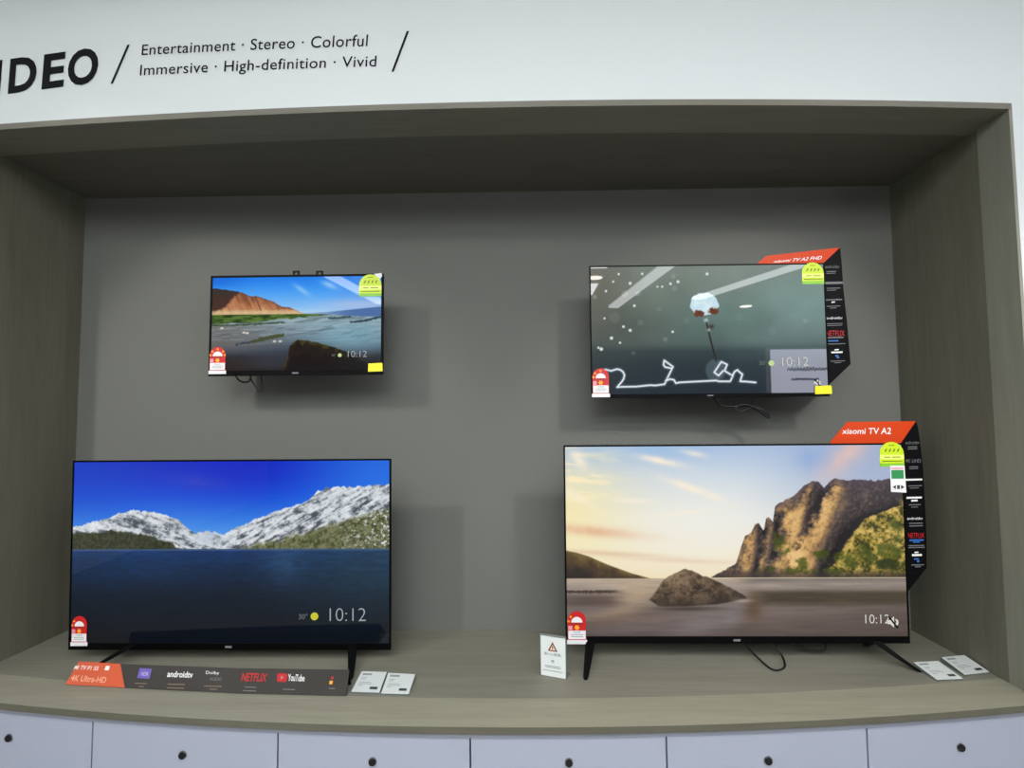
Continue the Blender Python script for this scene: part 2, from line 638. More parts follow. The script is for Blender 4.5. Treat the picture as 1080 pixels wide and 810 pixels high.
# ------------------------------------------------------------------ lettering on the white wall
sign = thing('wall_lettering', (-0.9, y_lip(-0.9), 2.66), 'black lettering and slashes on the white wall above the niche', 'lettering')
SO = np.array([-0.9, y_lip(-0.9), 2.66])


def fas(px, py):
    Y = -0.64
    for _ in range(10):
        P = atY(px, py, Y)
        Y = y_lip(P[0])
    return P


def fascia_fn(bl, br, tr, tl):
    q = quad_fn(fas(*bl), fas(*br), fas(*tr), fas(*tl))

    def fn(u, v):
        p = q(u, v)
        return (p[0] - SO[0], y_lip(p[0]) - 0.0016 - SO[1], p[2] - SO[2])
    return fn


def hb(x):      # heading bottom/top in the photograph
    return 99.3 - (x - 9) * 0.128


def ht(x):
    return 62.3 - (x - 9) * 0.128


for ch, a, b in (('V', -44, -8), ('I', -6, 2), ('D', 8.5, 39.5), ('E', 44, 69), ('O', 70.5, 104.5)):
    e = 0.8 if ch == 'O' else 0
    sh = 4.0
    text_obj('heading_letter', ch, M_LETTER, sign,
             fascia_fn((a, hb(a) + e), (b - 2, hb(b) + e), (b + 1, ht(b) - e), (a + 3, ht(a) - e)), bold=0.032)
text_words('lettering_word', 'Entertainment · Stereo · Colorful', M_LETTER, sign,
         fascia_fn((149.5, 58.6), (387.5, 49.2), (388.5, 36.5), (150.5, 47.3)), bold=0.004, spacing=1.05)
text_words('lettering_word', 'Immersive · High-definition · Vivid', M_LETTER, sign,
         fascia_fn((147.5, 83.6), (396.5, 74.2), (397.5, 58.8), (148.5, 68.6)), bold=0.004, spacing=1.05)
for (x1, y1, x0, y0) in ((136, 47.5, 118, 88.5), (430.5, 33, 414, 76)):
    f = fascia_fn((x0 - 1.1, y0), (x0 + 1.4, y0), (x1 + 1.1, y1), (x1 - 1.4, y1))
    bm = NB()
    bm.faces.new([bm.verts.new(f(u, v)) for u, v in ((0, 0), (1, 0), (1, 1), (0, 1))])
    obj('slash', bm, M_LETTER, sign)

# ------------------------------------------------------------------ pictures on the screens
_rng = np.random.RandomState(7)
_TAB = _rng.rand(256, 256)


def vnoise(x, y):
    xi, yi = np.floor(x).astype(int), np.floor(y).astype(int)
    fx, fy = x - xi, y - yi
    fx, fy = fx * fx * (3 - 2 * fx), fy * fy * (3 - 2 * fy)
    t = lambda a, b: _TAB[a & 255, b & 255]
    return ((t(xi, yi) * (1 - fx) + t(xi + 1, yi) * fx) * (1 - fy)
            + (t(xi, yi + 1) * (1 - fx) + t(xi + 1, yi + 1) * fx) * fy)


def fbm(x, y, o=4, s=0.0):
    v, a, tot = 0, 1.0, 0
    for i in range(o):
        v = v + a * vnoise(x * 2 ** i + 17.3 * i + s, y * 2 ** i + 9.1 * i + s * 1.7)
        tot += a
        a *= 0.55
    return v / tot


def sst(a, b, x):
    t = np.clip((x - a) / (b - a), 0, 1)
    return t * t * (3 - 2 * t)


def over(img, m, c):
    m = np.clip(m, 0, 1)[..., None]
    return img * (1 - m) + np.asarray(c, float) * m


def ramp(t, stops):
    t = np.asarray(t)
    return np.stack([np.interp(t, [s[0] for s in stops], [s[1][k] for s in stops]) for k in range(3)], -1)


def prof(X, pts):
    return np.interp(X, [p[0] for p in pts], [p[1] for p in pts])


def blob(X, Y, cx, cy, rx, ry, ang=0.0):
    c, s = math.cos(ang), math.sin(ang)
    dx, dy = X - cx, Y - cy
    return np.exp(-(((dx * c + dy * s) / rx) ** 2 + ((-dx * s + dy * c) / ry) ** 2))


def pline(X, Y, pts, w):
    d = np.full(X.shape, 1e9)
    for (x0, y0), (x1, y1) in zip(pts, pts[1:]):
        L = (x1 - x0) ** 2 + (y1 - y0) ** 2 + 1e-9
        t = np.clip(((X - x0) * (x1 - x0) + (Y - y0) * (y1 - y0)) / L, 0, 1)
        d = np.minimum(d, np.hypot(X - x0 - t * (x1 - x0), Y - y0 - t * (y1 - y0)))
    return np.clip(w / 2 + 0.5 - d, 0, 1)


def paint_lake(X, Y):
    """snowy mountains over a dark blue lake"""
    tx = (X - 78) / 333
    img = ramp((Y - 487) / 92, [(0, (4, 46, 184)), (0.35, (12, 76, 210)), (0.7, (56, 128, 224)), (1, (112, 172, 234))])
    img = over(img, 0.55 * sst(0.35, 0.0, tx) * sst(580, 487, Y), (0, 60, 190))
    img = over(img, 0.75 * blob(X, Y, 255, 484, 110, 36), (0, 26, 190))
    img = over(img, 0.55 * sst(0.55, 1.0, tx), (48, 146, 244))
    img = over(img, 0.5 * blob(X, Y, 207, 508, 34, 8, 0.12) * (0.5 + fbm(X / 9, Y / 4)), (70, 66, 190))
    n1 = fbm(X / 7, Y / 7, 5)
    ridge = prof(X, [(78, 556), (94, 552), (115, 546), (128, 541), (142, 537.5), (150, 539.5), (163, 540), (172, 542), (180, 544.7),
                     (190, 550), (197, 555.6), (207, 562), (221, 560.5), (238, 564), (252, 557), (265, 551), (279, 545),
                     (292, 540), (307, 535), (318, 532), (327, 528), (332, 522), (337.5, 518), (346, 515), (354.6, 513.5),
                     (368, 514.5), (382, 513.8), (396, 513), (411, 511.8)]) + (fbm(X / 3, X * 0, 3) - 0.5) * 4
    mt = sst(-0.6, 0.6, Y - ridge)
    a = (X * 0.45 + Y) / 2.8
    sg = np.where(X > 236, -1.0, 0.55)
    al, ac = 0.88 * X + sg * 0.47 * Y, -sg * 0.47 * X + 0.88 * Y
    tex = 0.55 * fbm(al / 13, ac / 2.6, 5, 2.0) + 0.30 * fbm(X / 5, Y / 5, 4, 3.3) + 0.15 * fbm(X / 1.6, Y / 1.6, 2, 1.3)
    tex = tex + 0.05 * sst(14, 0, Y - ridge)
    snow = ramp(tex, [(0.36, (74, 80, 86)), (0.44, (122, 130, 138)), (0.50, (176, 182, 188)), (0.58, (206, 211, 216)), (0.72, (226, 230, 234))])
    far = blob(X, Y, 221, 566, 16, 8)
    snow = over(snow, 0.4 * far, (150, 170, 196))
    img = over(img, mt, snow) if False else img * (1 - mt[..., None]) + snow * mt[..., None]
    spk = fbm(X / 1.9, Y / 2.4, 3, 5.0)
    trees = sst(0.46, 0.6, spk)
    fl = prof(X, [(78, 563), (100, 561), (122, 560), (149, 562.5), (165, 568), (180, 573), (190, 580), (411, 600)]) + (n1 - 0.5) * 7
    m = sst(-1, 1.5, Y - fl)
    img = over(img, m, (44, 48, 30))
    img = over(img, m * trees * 0.6, (78, 80, 44))
    fr = prof(X, [(78, 600), (236, 582), (252, 578), (300, 567.6), (334, 557), (368, 547), (411, 535)]) + (n1 - 0.5) * 9
    m = sst(-1, 5, Y - fr)
    img = over(img, m * 0.80, (96, 98, 54))
    img = over(img, m * sst(0.50, 0.68, spk) * 0.8, (54, 60, 28))
    img = over(img, m * sst(0.60, 0.72, fbm(X / 2.4, Y / 1.7, 3, 9.0)) * sst(330, 411, X), (214, 218, 222))
    # lake
    wv = fbm(X / 9, Y / 1.7, 4, 3.0)
    t = (Y - 580) / 97
    water = ramp(t, [(0, (20, 52, 106)), (0.06, (16, 46, 90)), (0.25, (9, 34, 64)), (0.5, (5, 20, 36)), (1, (2, 7, 16))])
    water = over(water, 0.5 * sst(250, 400, X) * sst(677, 600, Y), (30, 64, 78))
    water = over(water, 0.35 * blob(X, Y, 300, 592, 20, 26), (62, 96, 132))
    water = over(water, 0.25 * blob(X, Y, 150, 600, 60, 20), (14, 60, 104))
    water = water * (0.78 + 0.44 * wv)[..., None]
    m = sst(-0.5, 0.5, Y - 579.5)
    img = img * (1 - m[..., None]) + water * m[..., None]
    img = over(img, 0.5 * blob(X, Y * 0 + 580.5, 0, 580.5, 1e6, 1) * (np.abs(Y - 580.3) < 0.9), (90, 110, 130))
    return img


def paint_cove(X, Y):
    """sunset cove with a lone rock and cliffs"""
    tx, ty = (X - 596) / 356, (Y - 471) / 140
    img = ramp(ty, [(0, (168, 190, 220)), (0.25, (196, 210, 224)), (0.55, (226, 228, 224)), (0.8, (236, 228, 204)), (1, (236, 218, 180))])
    img = over(img, 0.6 * blob(X, Y, 735, 550, 90, 50), (242, 240, 230))
    img = over(img, 0.8 * blob(X, Y, 590, 540, 75, 60), (246, 230, 168))
    img = over(img, 0.8 * sst(0.5, 0.95, tx) * sst(1.1, 0.1, ty), (158, 170, 200))
    img = over(img, 0.7 * blob(X, Y, 862, 484, 22, 14), (140, 170, 216))
    cn = fbm(X / 12, Y / 12, 4)
    img = over(img, 0.85 * blob(X, Y, 893, 482, 34, 13, -0.75) * (0.5 + cn), (218, 188, 182))
    img = over(img, 0.6 * blob(X, Y, 690, 474, 60, 10), (150, 186, 226))
    img = over(img, 0.5 * blob(X, Y, 640, 478, 30, 10), (176, 198, 214))
    cl = fbm(X / 34 + Y / 44, Y / 7.0 - X / 80, 5, 2.0)
    img = over(img, 0.8 * sst(0.50, 0.74, cl) * blob(X, Y, 604, 500, 50, 32), (254, 236, 190))
    for cx, cy, rx, ry, a, k in ((698, 485.5, 26, 3.6, 0.22, .8), (733, 516, 32, 4.0, 0.36, .9), (734, 478, 14, 3, 0.2, .6), (668, 528, 20, 2.5, 0.05, .6), (725, 541, 34, 3, -0.1, .45),
                                 (612, 484, 12, 6, 0.9, .7), (606, 522, 22, 5, 0.5, .6)):
        img = over(img, k * blob(X, Y, cx, cy, rx, ry, a) * (0.55 + 0.9 * cn), (250, 236, 214))
    img = over(img, 0.65 * blob(X, Y, 622, 560, 54, 5.5, 0.10) * (0.6 + 0.8 * cn), (222, 168, 136))
    img = over(img, 0.55 * blob(X, Y, 640, 584, 60, 3, 0.06), (214, 176, 146))
    img = over(img, 0.5 * blob(X, Y, 720, 592, 60, 2.5, 0.04), (224, 190, 168))
    n = fbm(X / 8, Y / 8, 5, 1.0)
    fine = fbm(X / 2.2, Y / 2.2, 4, 4.0)
    # left hill
    hl = prof(X, [(596, 580.5), (608, 583), (621, 587), (632, 592), (641.5, 596), (655, 601), (666, 605), (686, 610.5), (700, 614), (960, 640)])
    m = sst(-0.6, 0.8, Y - hl) * (Y < 613)
    c = ramp((Y - hl) / 22 + (n - 0.5) * 1.0, [(0, (112, 92, 50)), (0.35, (80, 62, 38)), (1, (44, 36, 28))])
    img = img * (1 - m[..., None]) + c * m[..., None]
    # cliffs
    rd = prof(X, [(596, 640), (745, 612), (751.5, 608), (764, 602), (776, 595), (781, 580), (786, 566.5), (793, 562), (797, 554.5), (801, 553), (806, 560), (809, 547), (812, 545.5),
                  (816, 551), (818.7, 534), (830, 528), (841, 521.7), (850, 513), (859.5, 507.4), (866, 510), (871, 515.5),
                  (876, 509), (882, 505.5), (894, 507.5), (906, 506.6), (925, 508), (940, 505.5), (955, 505)]) + (fbm(X / 2.5, X * 0, 3) - 0.5) * 2.5
    m = sst(-0.6, 0.8, Y - rd) * (Y < 610)
    depth = Y - rd
    wob = (n - 0.5) * 14 + (fine - 0.5) * 4
    ca = X - prof(Y, [(505, 873), (516, 870.7), (540, 861.5), (566, 846.7), (585, 835.6), (604, 831)]) + wob
    cb = X - prof(Y, [(530, 817), (544, 818), (566, 821), (581, 816), (604, 808)]) + wob * 0.7
    cc = X - prof(Y, [(550, 806), (562, 804), (588, 801), (604, 797)]) + wob * 0.6
    cdk = X - prof(Y, [(534.6, 950), (547.6, 913), (570, 895), (592, 880), (604, 872)]) + wob * 0.5
    band = lambda d, c, w: np.exp(-((d - c) / w) ** 2)
    streak = fbm((X * 0.85 + Y * 0.5) / 5.0, (Y - X * 0.4) / 26, 5, 6.0)
    tone = 0.30 + 0.34 * (streak - 0.5) + 0.45 * (n - 0.5) + 0.30 * (fine - 0.5)
    tone = tone + 0.26 * band(ca, 12, 12) * (depth > 8) + 0.30 * band(cb, 19, 12) * sst(8, 22, depth) + 0.16 * band(cc, 8, 6) + 0.14 * band(cc, -10, 7)
    tone = tone - 0.22 * band(ca, -3, 5) - 0.24 * band(cb, -1, 5) - 0.22 * band(cc, -1, 3.5) - 0.22 * band(cdk, -5, 7)
    tone = tone - 0.16 * sst(22, 40, ca) * (cdk < 0)
    rock = ramp(tone, [(0.05, (34, 29, 30)), (0.22, (68, 58, 56)), (0.34, (108, 88, 72)), (0.46, (164, 128, 84)), (0.58, (206, 164, 104)), (0.75, (228, 190, 130))])
    plat = sst(40, 14, depth + (n - 0.5) * 18) * sst(14, 32, ca)
    rock = over(rock, 0.8 * plat, (70, 62, 66))
    rock = over(rock, 0.35 * plat * sst(0.52, 0.66, fine), (118, 104, 104))
    rock = over(rock, 0.55 * sst(9, 1, depth) * (X > 815), (84, 72, 84))
    rf = sst(-2, 3, cdk) * (X > 868)
    flank = ramp(n * 0.8 + fine * 0.6 - 0.1, [(0.42, (60, 58, 24)), (0.54, (122, 110, 44)), (0.66, (180, 152, 70)), (0.8, (210, 182, 102))])
    rock = rock * (1 - rf[..., None]) + flank * rf[..., None]
    grn = fbm(X / 9, Y / 7, 4, 8.0) + 0.5 * (fine - 0.5)
    for cx, cy, rx, ry in ((824, 577, 9, 12), (846, 598, 11, 8), (902, 592, 22, 11), (866, 588, 10, 7), (938, 590, 16, 16), (945, 560, 10, 9), (860, 603, 50, 4)):
        rock = over(rock, 0.8 * sst(0.66, 0.92, blob(X, Y, cx, cy, rx * 1.3, ry * 1.3) * 0.55 + 0.8 * grn), (66, 78, 20))
    rock = over(rock, 0.8 * sst(0.62, 0.85, blob(X, Y, 935, 596, 22, 10) + 0.4 * (fine - 0.5)), (40, 48, 16))
    rock = over(rock, 0.75 * sst(600, 608, Y + (n - 0.5) * 10), (62, 52, 48))
    img = img * (1 - m[..., None]) + rock * m[..., None]
    # water and wet sand
    t = (Y - 610.5) / 62
    wv = fbm(X / 34, Y / 2.6, 4, 2.0)
    w = ramp(t, [(0, (186, 168, 148)), (0.12, (160, 146, 134)), (0.4, (124, 112, 106)), (0.7, (106, 92, 86)), (1, (80, 68, 64))])
    w = over(w, 0.6 * blob(X, Y, 665, 622, 28, 10), (184, 162, 138))
    w = over(w, 0.7 * sst(760, 800, X) * sst(619, 612, Y), (98, 92, 90))
    w = over(w, 0.65 * sst(790, 860, X) * blob(X * 0, Y, 0, 620, 1, 3.5), (122, 112, 108))
    w = over(w, 0.85 * sst(776, 812, X + (wv - 0.5) * 24) * sst(620, 627, Y) * sst(645, 633, Y), (62, 52, 36))
    w = over(w, 0.6 * sst(790, 960, X) * sst(634, 650, Y), (78, 66, 62))
    w = over(w, 0.75 * blob(X, Y, 793, 647, 9, 20) * sst(666, 640, Y), (84, 62, 38))
    w = over(w, 0.5 * blob(X, Y, 770, 650, 8, 14, 0.3), (122, 118, 122))
    w = over(w, 0.5 * blob(X, Y, 735, 660, 40, 12, -0.3), (134, 128, 132))
    w = over(w, 0.8 * sst(676, 640, X + (wv - 0.5) * 16) * blob(X, Y, 625, 634, 60, 7), (76, 60, 54))
    w = over(w, 0.55 * blob(X, Y, 640, 655, 50, 5, -0.12), (112, 92, 76))
    w = over(w, 0.6 * sst(640, 610, X) * sst(650, 672, Y), (70, 60, 54))
    w = over(w, 0.8 * (np.abs(Y - 624.5 + (fine - 0.5) * 1.5) < 1.6) * sst(662, 640, X), (54, 42, 34))
    w = over(w, 0.75 * blob(X, Y, 672, 628, 22, 12, -0.5), (176, 154, 126))
    w = over(w, 0.6 * blob(X, Y, 650, 646, 44, 4, -0.18), (150, 128, 104))
    w = over(w, 0.45 * blob(X, Y, 668, 662, 60, 8, -0.1), (112, 100, 102))
    w = w * (0.88 + 0.24 * wv)[..., None]
    m = sst(-0.5, 0.5, Y - 610.5)
    img = img * (1 - m[..., None]) + w * m[..., None]
    # the lone rock
    top = prof(X, [(596, 700), (683, 634), (688, 628), (694.4, 619.5), (699, 613), (704.6, 609), (714, 604), (723, 600.3), (731, 603), (739, 607),
                   (752, 612), (763.7, 617.4), (776, 624), (786, 629.6), (788, 634), (960, 700)]) + (fbm(X / 5, X * 0, 3) - 0.5) * 2
    bot = prof(X, [(596, 600), (684, 633), (694, 640), (720, 640), (755, 638), (788, 632), (960, 600)])
    m = sst(-0.5, 0.7, Y - top) * sst(0.8, -0.8, Y - bot)
    tr_ = 0.5 * fbm((X + Y * 0.7) / 9, (Y - X * 0.3) / 7, 5, 4.0) + 0.25 * fine + 0.16 + 0.12 * blob(X, Y, 720, 608, 26, 8)
    rk = ramp(tr_, [(0.40, (48, 39, 32)), (0.52, (86, 70, 54)), (0.62, (116, 96, 74)), (0.75, (142, 118, 92))])
    rk = over(rk, 0.6 * sst(622, 640, Y), (50, 40, 34))
    rk = over(rk, 0.35 * sst(730, 780, X), (62, 50, 42))
    img = img * (1 - m[..., None]) + rk * m[..., None]
    img = over(img, 0.8 * blob(X, Y, 724, 642.5, 36, 2.4), (56, 46, 42))
    img = over(img, 0.5 * blob(X, Y, 783, 634, 10, 2), (196, 184, 170))
    return img


def paint_beach(X, Y):
    """orange cliff above a tidal beach"""
    tx = (X - 224) / 177
    img = ramp((Y - 293) / 38, [(0, (26, 122, 230)), (0.4, (70, 156, 240)), (0.8, (128, 186, 240)), (1, (176, 208, 236))])
    img = over(img, 0.6 * sst(0.3, 0, tx) * sst(310, 293, Y), (10, 92, 206))
    img = over(img, 0.4 * sst(0.6, 1, tx), (112, 146, 224))
    img = over(img, 0.7 * blob(X, Y, 347, 301, 9, 3, 0.4), (176, 214, 246))
    img = over(img, 0.6 * blob(X, Y, 318, 306, 10, 2.5, 0.6), (170, 212, 246))
    img = over(img, 0.6 * blob(X, Y, 380, 322, 40, 5), (190, 196, 222))
    n = fbm(X / 5, Y / 5, 4, 1.0)
    fine = fbm(X / 1.8, Y / 1.8, 3, 2.0)
    sea0 = prof(X, [(300, 331), (345, 329.5), (401, 324.5)])
    img = over(img, sst(300, 380, X) * sst(-0.5, 0.8, Y - sea0), (74, 108, 160))
    rd = prof(X, [(220, 302.5), (235, 304.5), (250.7, 307), (256, 308.5), (265, 312.6), (270, 311.6), (279, 315), (287.4, 317.7), (296.6, 323.3),
                  (306.8, 324.8), (314, 328), (322, 331.5)]) + (fine - 0.5) * 1.6
    m = sst(-0.4, 0.4, Y - rd) * (X < 322)
    gul = fbm((X - (Y - 300) * 0.45) / 3.2, Y / 22, 4, 7.0)
    c = ramp((Y - rd) / np.maximum(331 - rd, 1) * 0.8 + (n - 0.5) * 0.5 + (gul - 0.5) * 0.9, [(0, (122, 74, 50)), (0.3, (168, 106, 70)), (0.65, (188, 134, 92)), (1, (210, 176, 130))])
    c = over(c, 0.7 * pline(X + (fine - 0.5) * 2, Y, [(268, 311), (275, 327)], 1.4), (92, 56, 40))
    c = over(c, 0.5 * sst(1.6, 0.2, Y - rd) * (X > 252), (84, 60, 48))
    sh = prof(Y, [(303, 262), (307, 251), (316, 245), (326, 234), (332, 224)])
    c = over(c, sst(3, -4, X - sh + (n - 0.5) * 12 + (fine - 0.5) * 6) * 0.9, (54, 36, 28))
    c = over(c, sst(315, 303, Y) * sst(258, 235, X) * 0.7, (46, 46, 42))
    c = over(c, 0.75 * sst(325.5, 329, Y + (fine - 0.5) * 2), (214, 186, 142))
    img = img * (1 - m[..., None]) + c * m[..., None]
    # shore
    yb = 331.4
    t = (Y - yb) / (392 - yb)
    g = ramp(t, [(0, (150, 176, 186)), (0.2, (132, 154, 166)), (0.4, (106, 124, 138)), (0.6, (62, 74, 88)), (0.75, (34, 32, 34)), (1, (26, 17, 12))])
    g = over(g, 0.8 * sst(0.6, 0, tx) * sst(0.05, 0.25, t) * sst(0.75, 0.5, t), (104, 98, 94))
    g = over(g, 0.8 * sst(0.35, 0.75, tx) * blob(X, Y, 372, 356, 50, 17), (122, 166, 182))
    g = over(g, 0.7 * sst(0.7, 0.95, t) * sst(0.55, 0, tx), (44, 30, 20))
    g = over(g, 0.7 * sst(360, 375, Y) * sst(0.0, 0.5, tx) * sst(0.75, 0.3, tx), (58, 66, 80))
    st = fbm(X / 16 + Y / 9, Y / 2.2 + X / 16, 4, 3.0)
    g = over(g, 0.45 * sst(0.56, 0.68, st) * sst(372, 340, Y), (62, 76, 78))
    g = over(g, 0.3 * sst(0.56, 0.68, fbm(X / 22, Y / 1.6 + X / 40, 3, 8.0)) * sst(375, 345, Y), (186, 202, 206))
    lo = prof(X, [(224, 341), (260, 340), (300, 336.5), (345, 333.2), (370, 332), (401, 331)])
    lo = lo + (fbm(X / 7, Y / 2, 3, 4.0) - 0.5) * 3
    grass = ramp(fbm(X / 10, Y / 1.6, 4, 5.0) + 0.25 * (fine - 0.5), [(0.35, (34, 56, 18)), (0.52, (60, 88, 30)), (0.7, (92, 120, 48))])
    gm = (sst(1.0, -1.0, Y - lo) * sst(372, 320, X))[..., None]
    g = g * (1 - gm) + grass * gm
    g = over(g, 0.8 * pline(X, Y + (fine - 0.5) * 2, [(224, 343), (262, 342), (300, 340)], 1.8), (50, 66, 40))
    g = over(g, 0.9 * pline(X, Y + (fine - 0.5) * 2, [(347, 336.5), (370, 335)], 1.5), (34, 54, 66))
    g = over(g, 0.9 * pline(X, Y + (fine - 0.5) * 2, [(370, 341), (385, 339), (401, 335.5)], 2.2), (34, 50, 60))
    g = over(g, 0.8 * pline(X, Y + (fine - 0.5) * 3, [(268, 360), (284, 356), (298, 353.5)], 4.0), (60, 66, 26))
    g = over(g, 0.8 * pline(X, Y + (fine - 0.5) * 3, [(250, 363), (266, 360)], 2.0), (40, 48, 56))
    for px, py in ((234, 345.5), (257.5, 350.5), (261, 351), (290, 360), (296, 360)):
        g = over(g, blob(X, Y, px, py, 1.6, 0.9) * 1.2, (236, 226, 206))
    m = sst(-0.3, 0.3, Y - yb - sst(330, 390, X) * 3.5)
    img = img * (1 - m[..., None]) + g * m[..., None]
    rt = prof(X, [(296, 400), (303, 378), (306, 366), (308.6, 361.6), (315, 358.4), (325, 359.5), (336, 361.6), (350, 366), (362, 370), (374, 375), (384, 382), (392, 395)])
    m = sst(-0.6, 0.8, Y - rt + (n - 0.5) * 2)
    rk = ramp((Y - rt) / 30 + (n - 0.5) * 0.8, [(0, (62, 58, 22)), (0.12, (34, 24, 12)), (0.5, (21, 11, 7)), (1, (12, 8, 7))])
    rk = over(rk, sst(345, 375, X) * 0.7, (16, 17, 16))
    img = img * (1 - m[..., None]) + rk * m[..., None]
    img = over(img, 0.6 * sst(384, 392, Y), (22, 16, 14))
    return img


def paint_cotton(X, Y):
    """cotton boll on a wire of light against a blurred field and a painted reflection of the room"""
    tx, ty = (X - 624) / 249, (Y - 282) / 132
    img = ramp(ty + 0.03 * (tx - 0.5) ** 2, [(0, (122, 132, 124)), (0.3, (108, 122, 114)), (0.56, (86, 100, 96)), (0.62, (76, 90, 88)), (0.67, (46, 60, 63)), (0.8, (36, 48, 54)), (1, (30, 40, 48))])  # haze and dark lower band of the mirrored room painted into the picture
    img = over(img, 0.7 * blob(X, Y, 618, 300, 55, 60), (106, 98, 86))
    img = over(img, 0.45 * blob(X, Y, 660, 340, 45, 35), (66, 70, 64))
    img = over(img, 0.7 * blob(X, Y, 850, 325, 70, 45), (126, 156, 154))
    img = over(img, 0.35 * blob(X, Y, 700, 300, 60, 30), (110, 128, 116))
    img = over(img, 0.5 * blob(X, Y, 760, 340, 60, 26), (84, 112, 106))
    img = img * (0.94 + 0.12 * fbm(X / 30, Y / 24, 3))[..., None]
    rng = np.random.RandomState(11)
    fixed = [(640, 306, 1.2), (648, 296, 1.1), (666, 298, 1.6), (679, 288, 1.3), (654, 288, 1.2), (670, 322, 1.4), (658, 344, 1.4), (645, 356, 1.7), (654, 361, 1.2),
             (634, 367.5, 1.8), (631, 366, 1.2), (638, 335, 1.1), (717, 297, 1.6), (695, 302, 1.0), (700, 302, 1.1), (709, 299, 1.4), (748, 289, 1.5), (710, 350, 1.3), (665, 348, 1.6)]
    for x, y, r in fixed:
        img = over(img, 0.95 * sst(r + 0.6, r - 0.5, np.hypot(X - x, Y - y)), (222, 226, 222))
    for x, y, r, a in ((660, 309, 3.4, .4), (674, 309, 2.6, .45), (649, 334, 6, .16), (712, 291, 2.4, .35), (713, 304, 3.0, .3), (628, 312, 2.2, .5), (702, 358, 2.5, .35),
                       (676, 340, 3, .2), (696, 326, 2.5, .2), (668, 372, 2, .3), (725, 338, 3, .15), (780, 335, 4, .12), (850, 340, 2.4, .3), (815, 350, 4, .12)):
        img = over(img, 0.6 * a * sst(r + 1.0, r - 0.8, np.hypot(X - x, Y - y)), (190, 200, 194))
    # blurred pale bowl behind the stem foot
    img = over(img, 0.30 * sst(13, 10, np.hypot((X - 754) * 1.1, (Y - 391))), (140, 164, 176))
    # stem
    img = over(img, pline(X, Y, [(745, 336), (747, 346), (750, 360), (755, 381)], 1.6), (36, 30, 28))
    img = over(img, 0.9 * blob(X, Y, 751, 345, 2.6, 2.4), (62, 44, 36))
    img = over(img, 0.9 * blob(X, Y, 745.5, 338, 2.0, 2.2), (206, 220, 226))
    img = over(img, 0.8 * blob(X, Y, 748, 348.5, 1.6, 1.6), (190, 206, 210))
    ang = np.arctan2(Y - 321, X - 744)
    rr = np.hypot((X - 744) / 15.6, (Y - 321) / 12.4)
    edge = 0.96 + 0.05 * np.sin(ang * 7 + 0.6) * np.sin(ang * 2 + 1) + 0.12 * (fbm(X / 3.5, Y / 3.5, 3, 2.2) - 0.5)
    m = sst(0.05, -0.05, rr - edge)
    img = over(img, m, (196, 224, 234))
    img = over(img, m * 0.6 * sst(0.5, 0.7, fbm(X / 5, Y / 5, 3)), (226, 240, 244))
    br = fbm(X / 2, Y / 2, 3)
    for cx, cy in ((738.5, 331), (753.5, 328.5)):
        img = over(img, sst(0.5, 0.75, blob(X, Y, cx, cy, 7.5, 5.2) + (br - 0.5) * 0.5), (104, 58, 36))
        img = over(img, 0.7 * sst(0.75, 0.95, blob(X, Y, cx, cy - 1, 4, 3) + (br - 0.5) * 0.4), (70, 42, 32))
    wire = [[(633, 391), (638, 389), (644, 390.5), (650.3, 388.6), (654, 389.6), (656.5, 391.6), (658, 395), (657, 399), (655, 402), (650, 407.6), (655, 407.3), (670, 407.2),
             (685, 405.8), (690, 406.2), (700, 405), (701.7, 401.4), (709.3, 386.8), (700.3, 380), (699.4, 384.6), (701, 387), (708, 388.5)],
            [(702, 401), (706, 399.7), (710, 400.5), (712, 404), (716, 403.2), (735, 402.4), (754.4, 401.6), (757, 402.5), (769, 402.6), (772, 397), (763.5, 391.5), (766.3, 385), (760.3, 382), (752.6, 393),
             (757, 396.5), (762, 391.5)],
            [(771.5, 396.5), (774, 392.5), (777, 390.7), (779, 393), (782, 395.2), (779.5, 402.6), (786, 403), (795.6, 404)]]
    for p in wire:
        img = over(img, 0.35 * pline(X, Y, p, 4.5), (120, 140, 156))
        img = over(img, pline(X, Y, p, 1.7), (232, 238, 246))
    return img


def picture_mesh(w, h, nx, ny, painter, pxbox):
    """fine grid in the x,z plane carrying a colour per point"""
    x0, y0, x1, y1 = pxbox
    U, V = np.meshgrid(np.linspace(0, 1, nx + 1), np.linspace(0, 1, ny + 1))
    img = np.clip(painter(x0 + U * (x1 - x0), y0 + V * (y1 - y0)), 0, 255)
    colr = lin(img)
    co = np.zeros((nx + 1) * (ny + 1) * 3, np.float32).reshape(-1, 3)
    co[:, 0] = ((U - 0.5) * w).ravel()
    co[:, 2] = ((1 - V) * h).ravel()
    idx = np.arange((nx + 1) * (ny + 1)).reshape(ny + 1, nx + 1)
    q = np.stack([idx[1:, :-1], idx[1:, 1:], idx[:-1, 1:], idx[:-1, :-1]], -1).reshape(-1, 4)
    me = bpy.data.meshes.new('screen')
    me.vertices.add(len(co))
    me.vertices.foreach_set('co', co.ravel())
    me.loops.add(q.size)
    me.loops.foreach_set('vertex_index', q.ravel().astype(np.int32))
    me.polygons.add(len(q))
    me.polygons.foreach_set('loop_start', np.arange(0, q.size, 4, dtype=np.int32))
    me.polygons.foreach_set('loop_total', np.full(len(q), 4, np.int32))
    me.update(calc_edges=True)
    at = me.color_attributes.new('Picture', 'FLOAT_COLOR', 'POINT')
    c4 = np.ones((len(co), 4), np.float32)
    c4[:, :3] = colr.reshape(-1, 3)
    at.data.foreach_set('color', c4.ravel())
    me.validate()
    return me


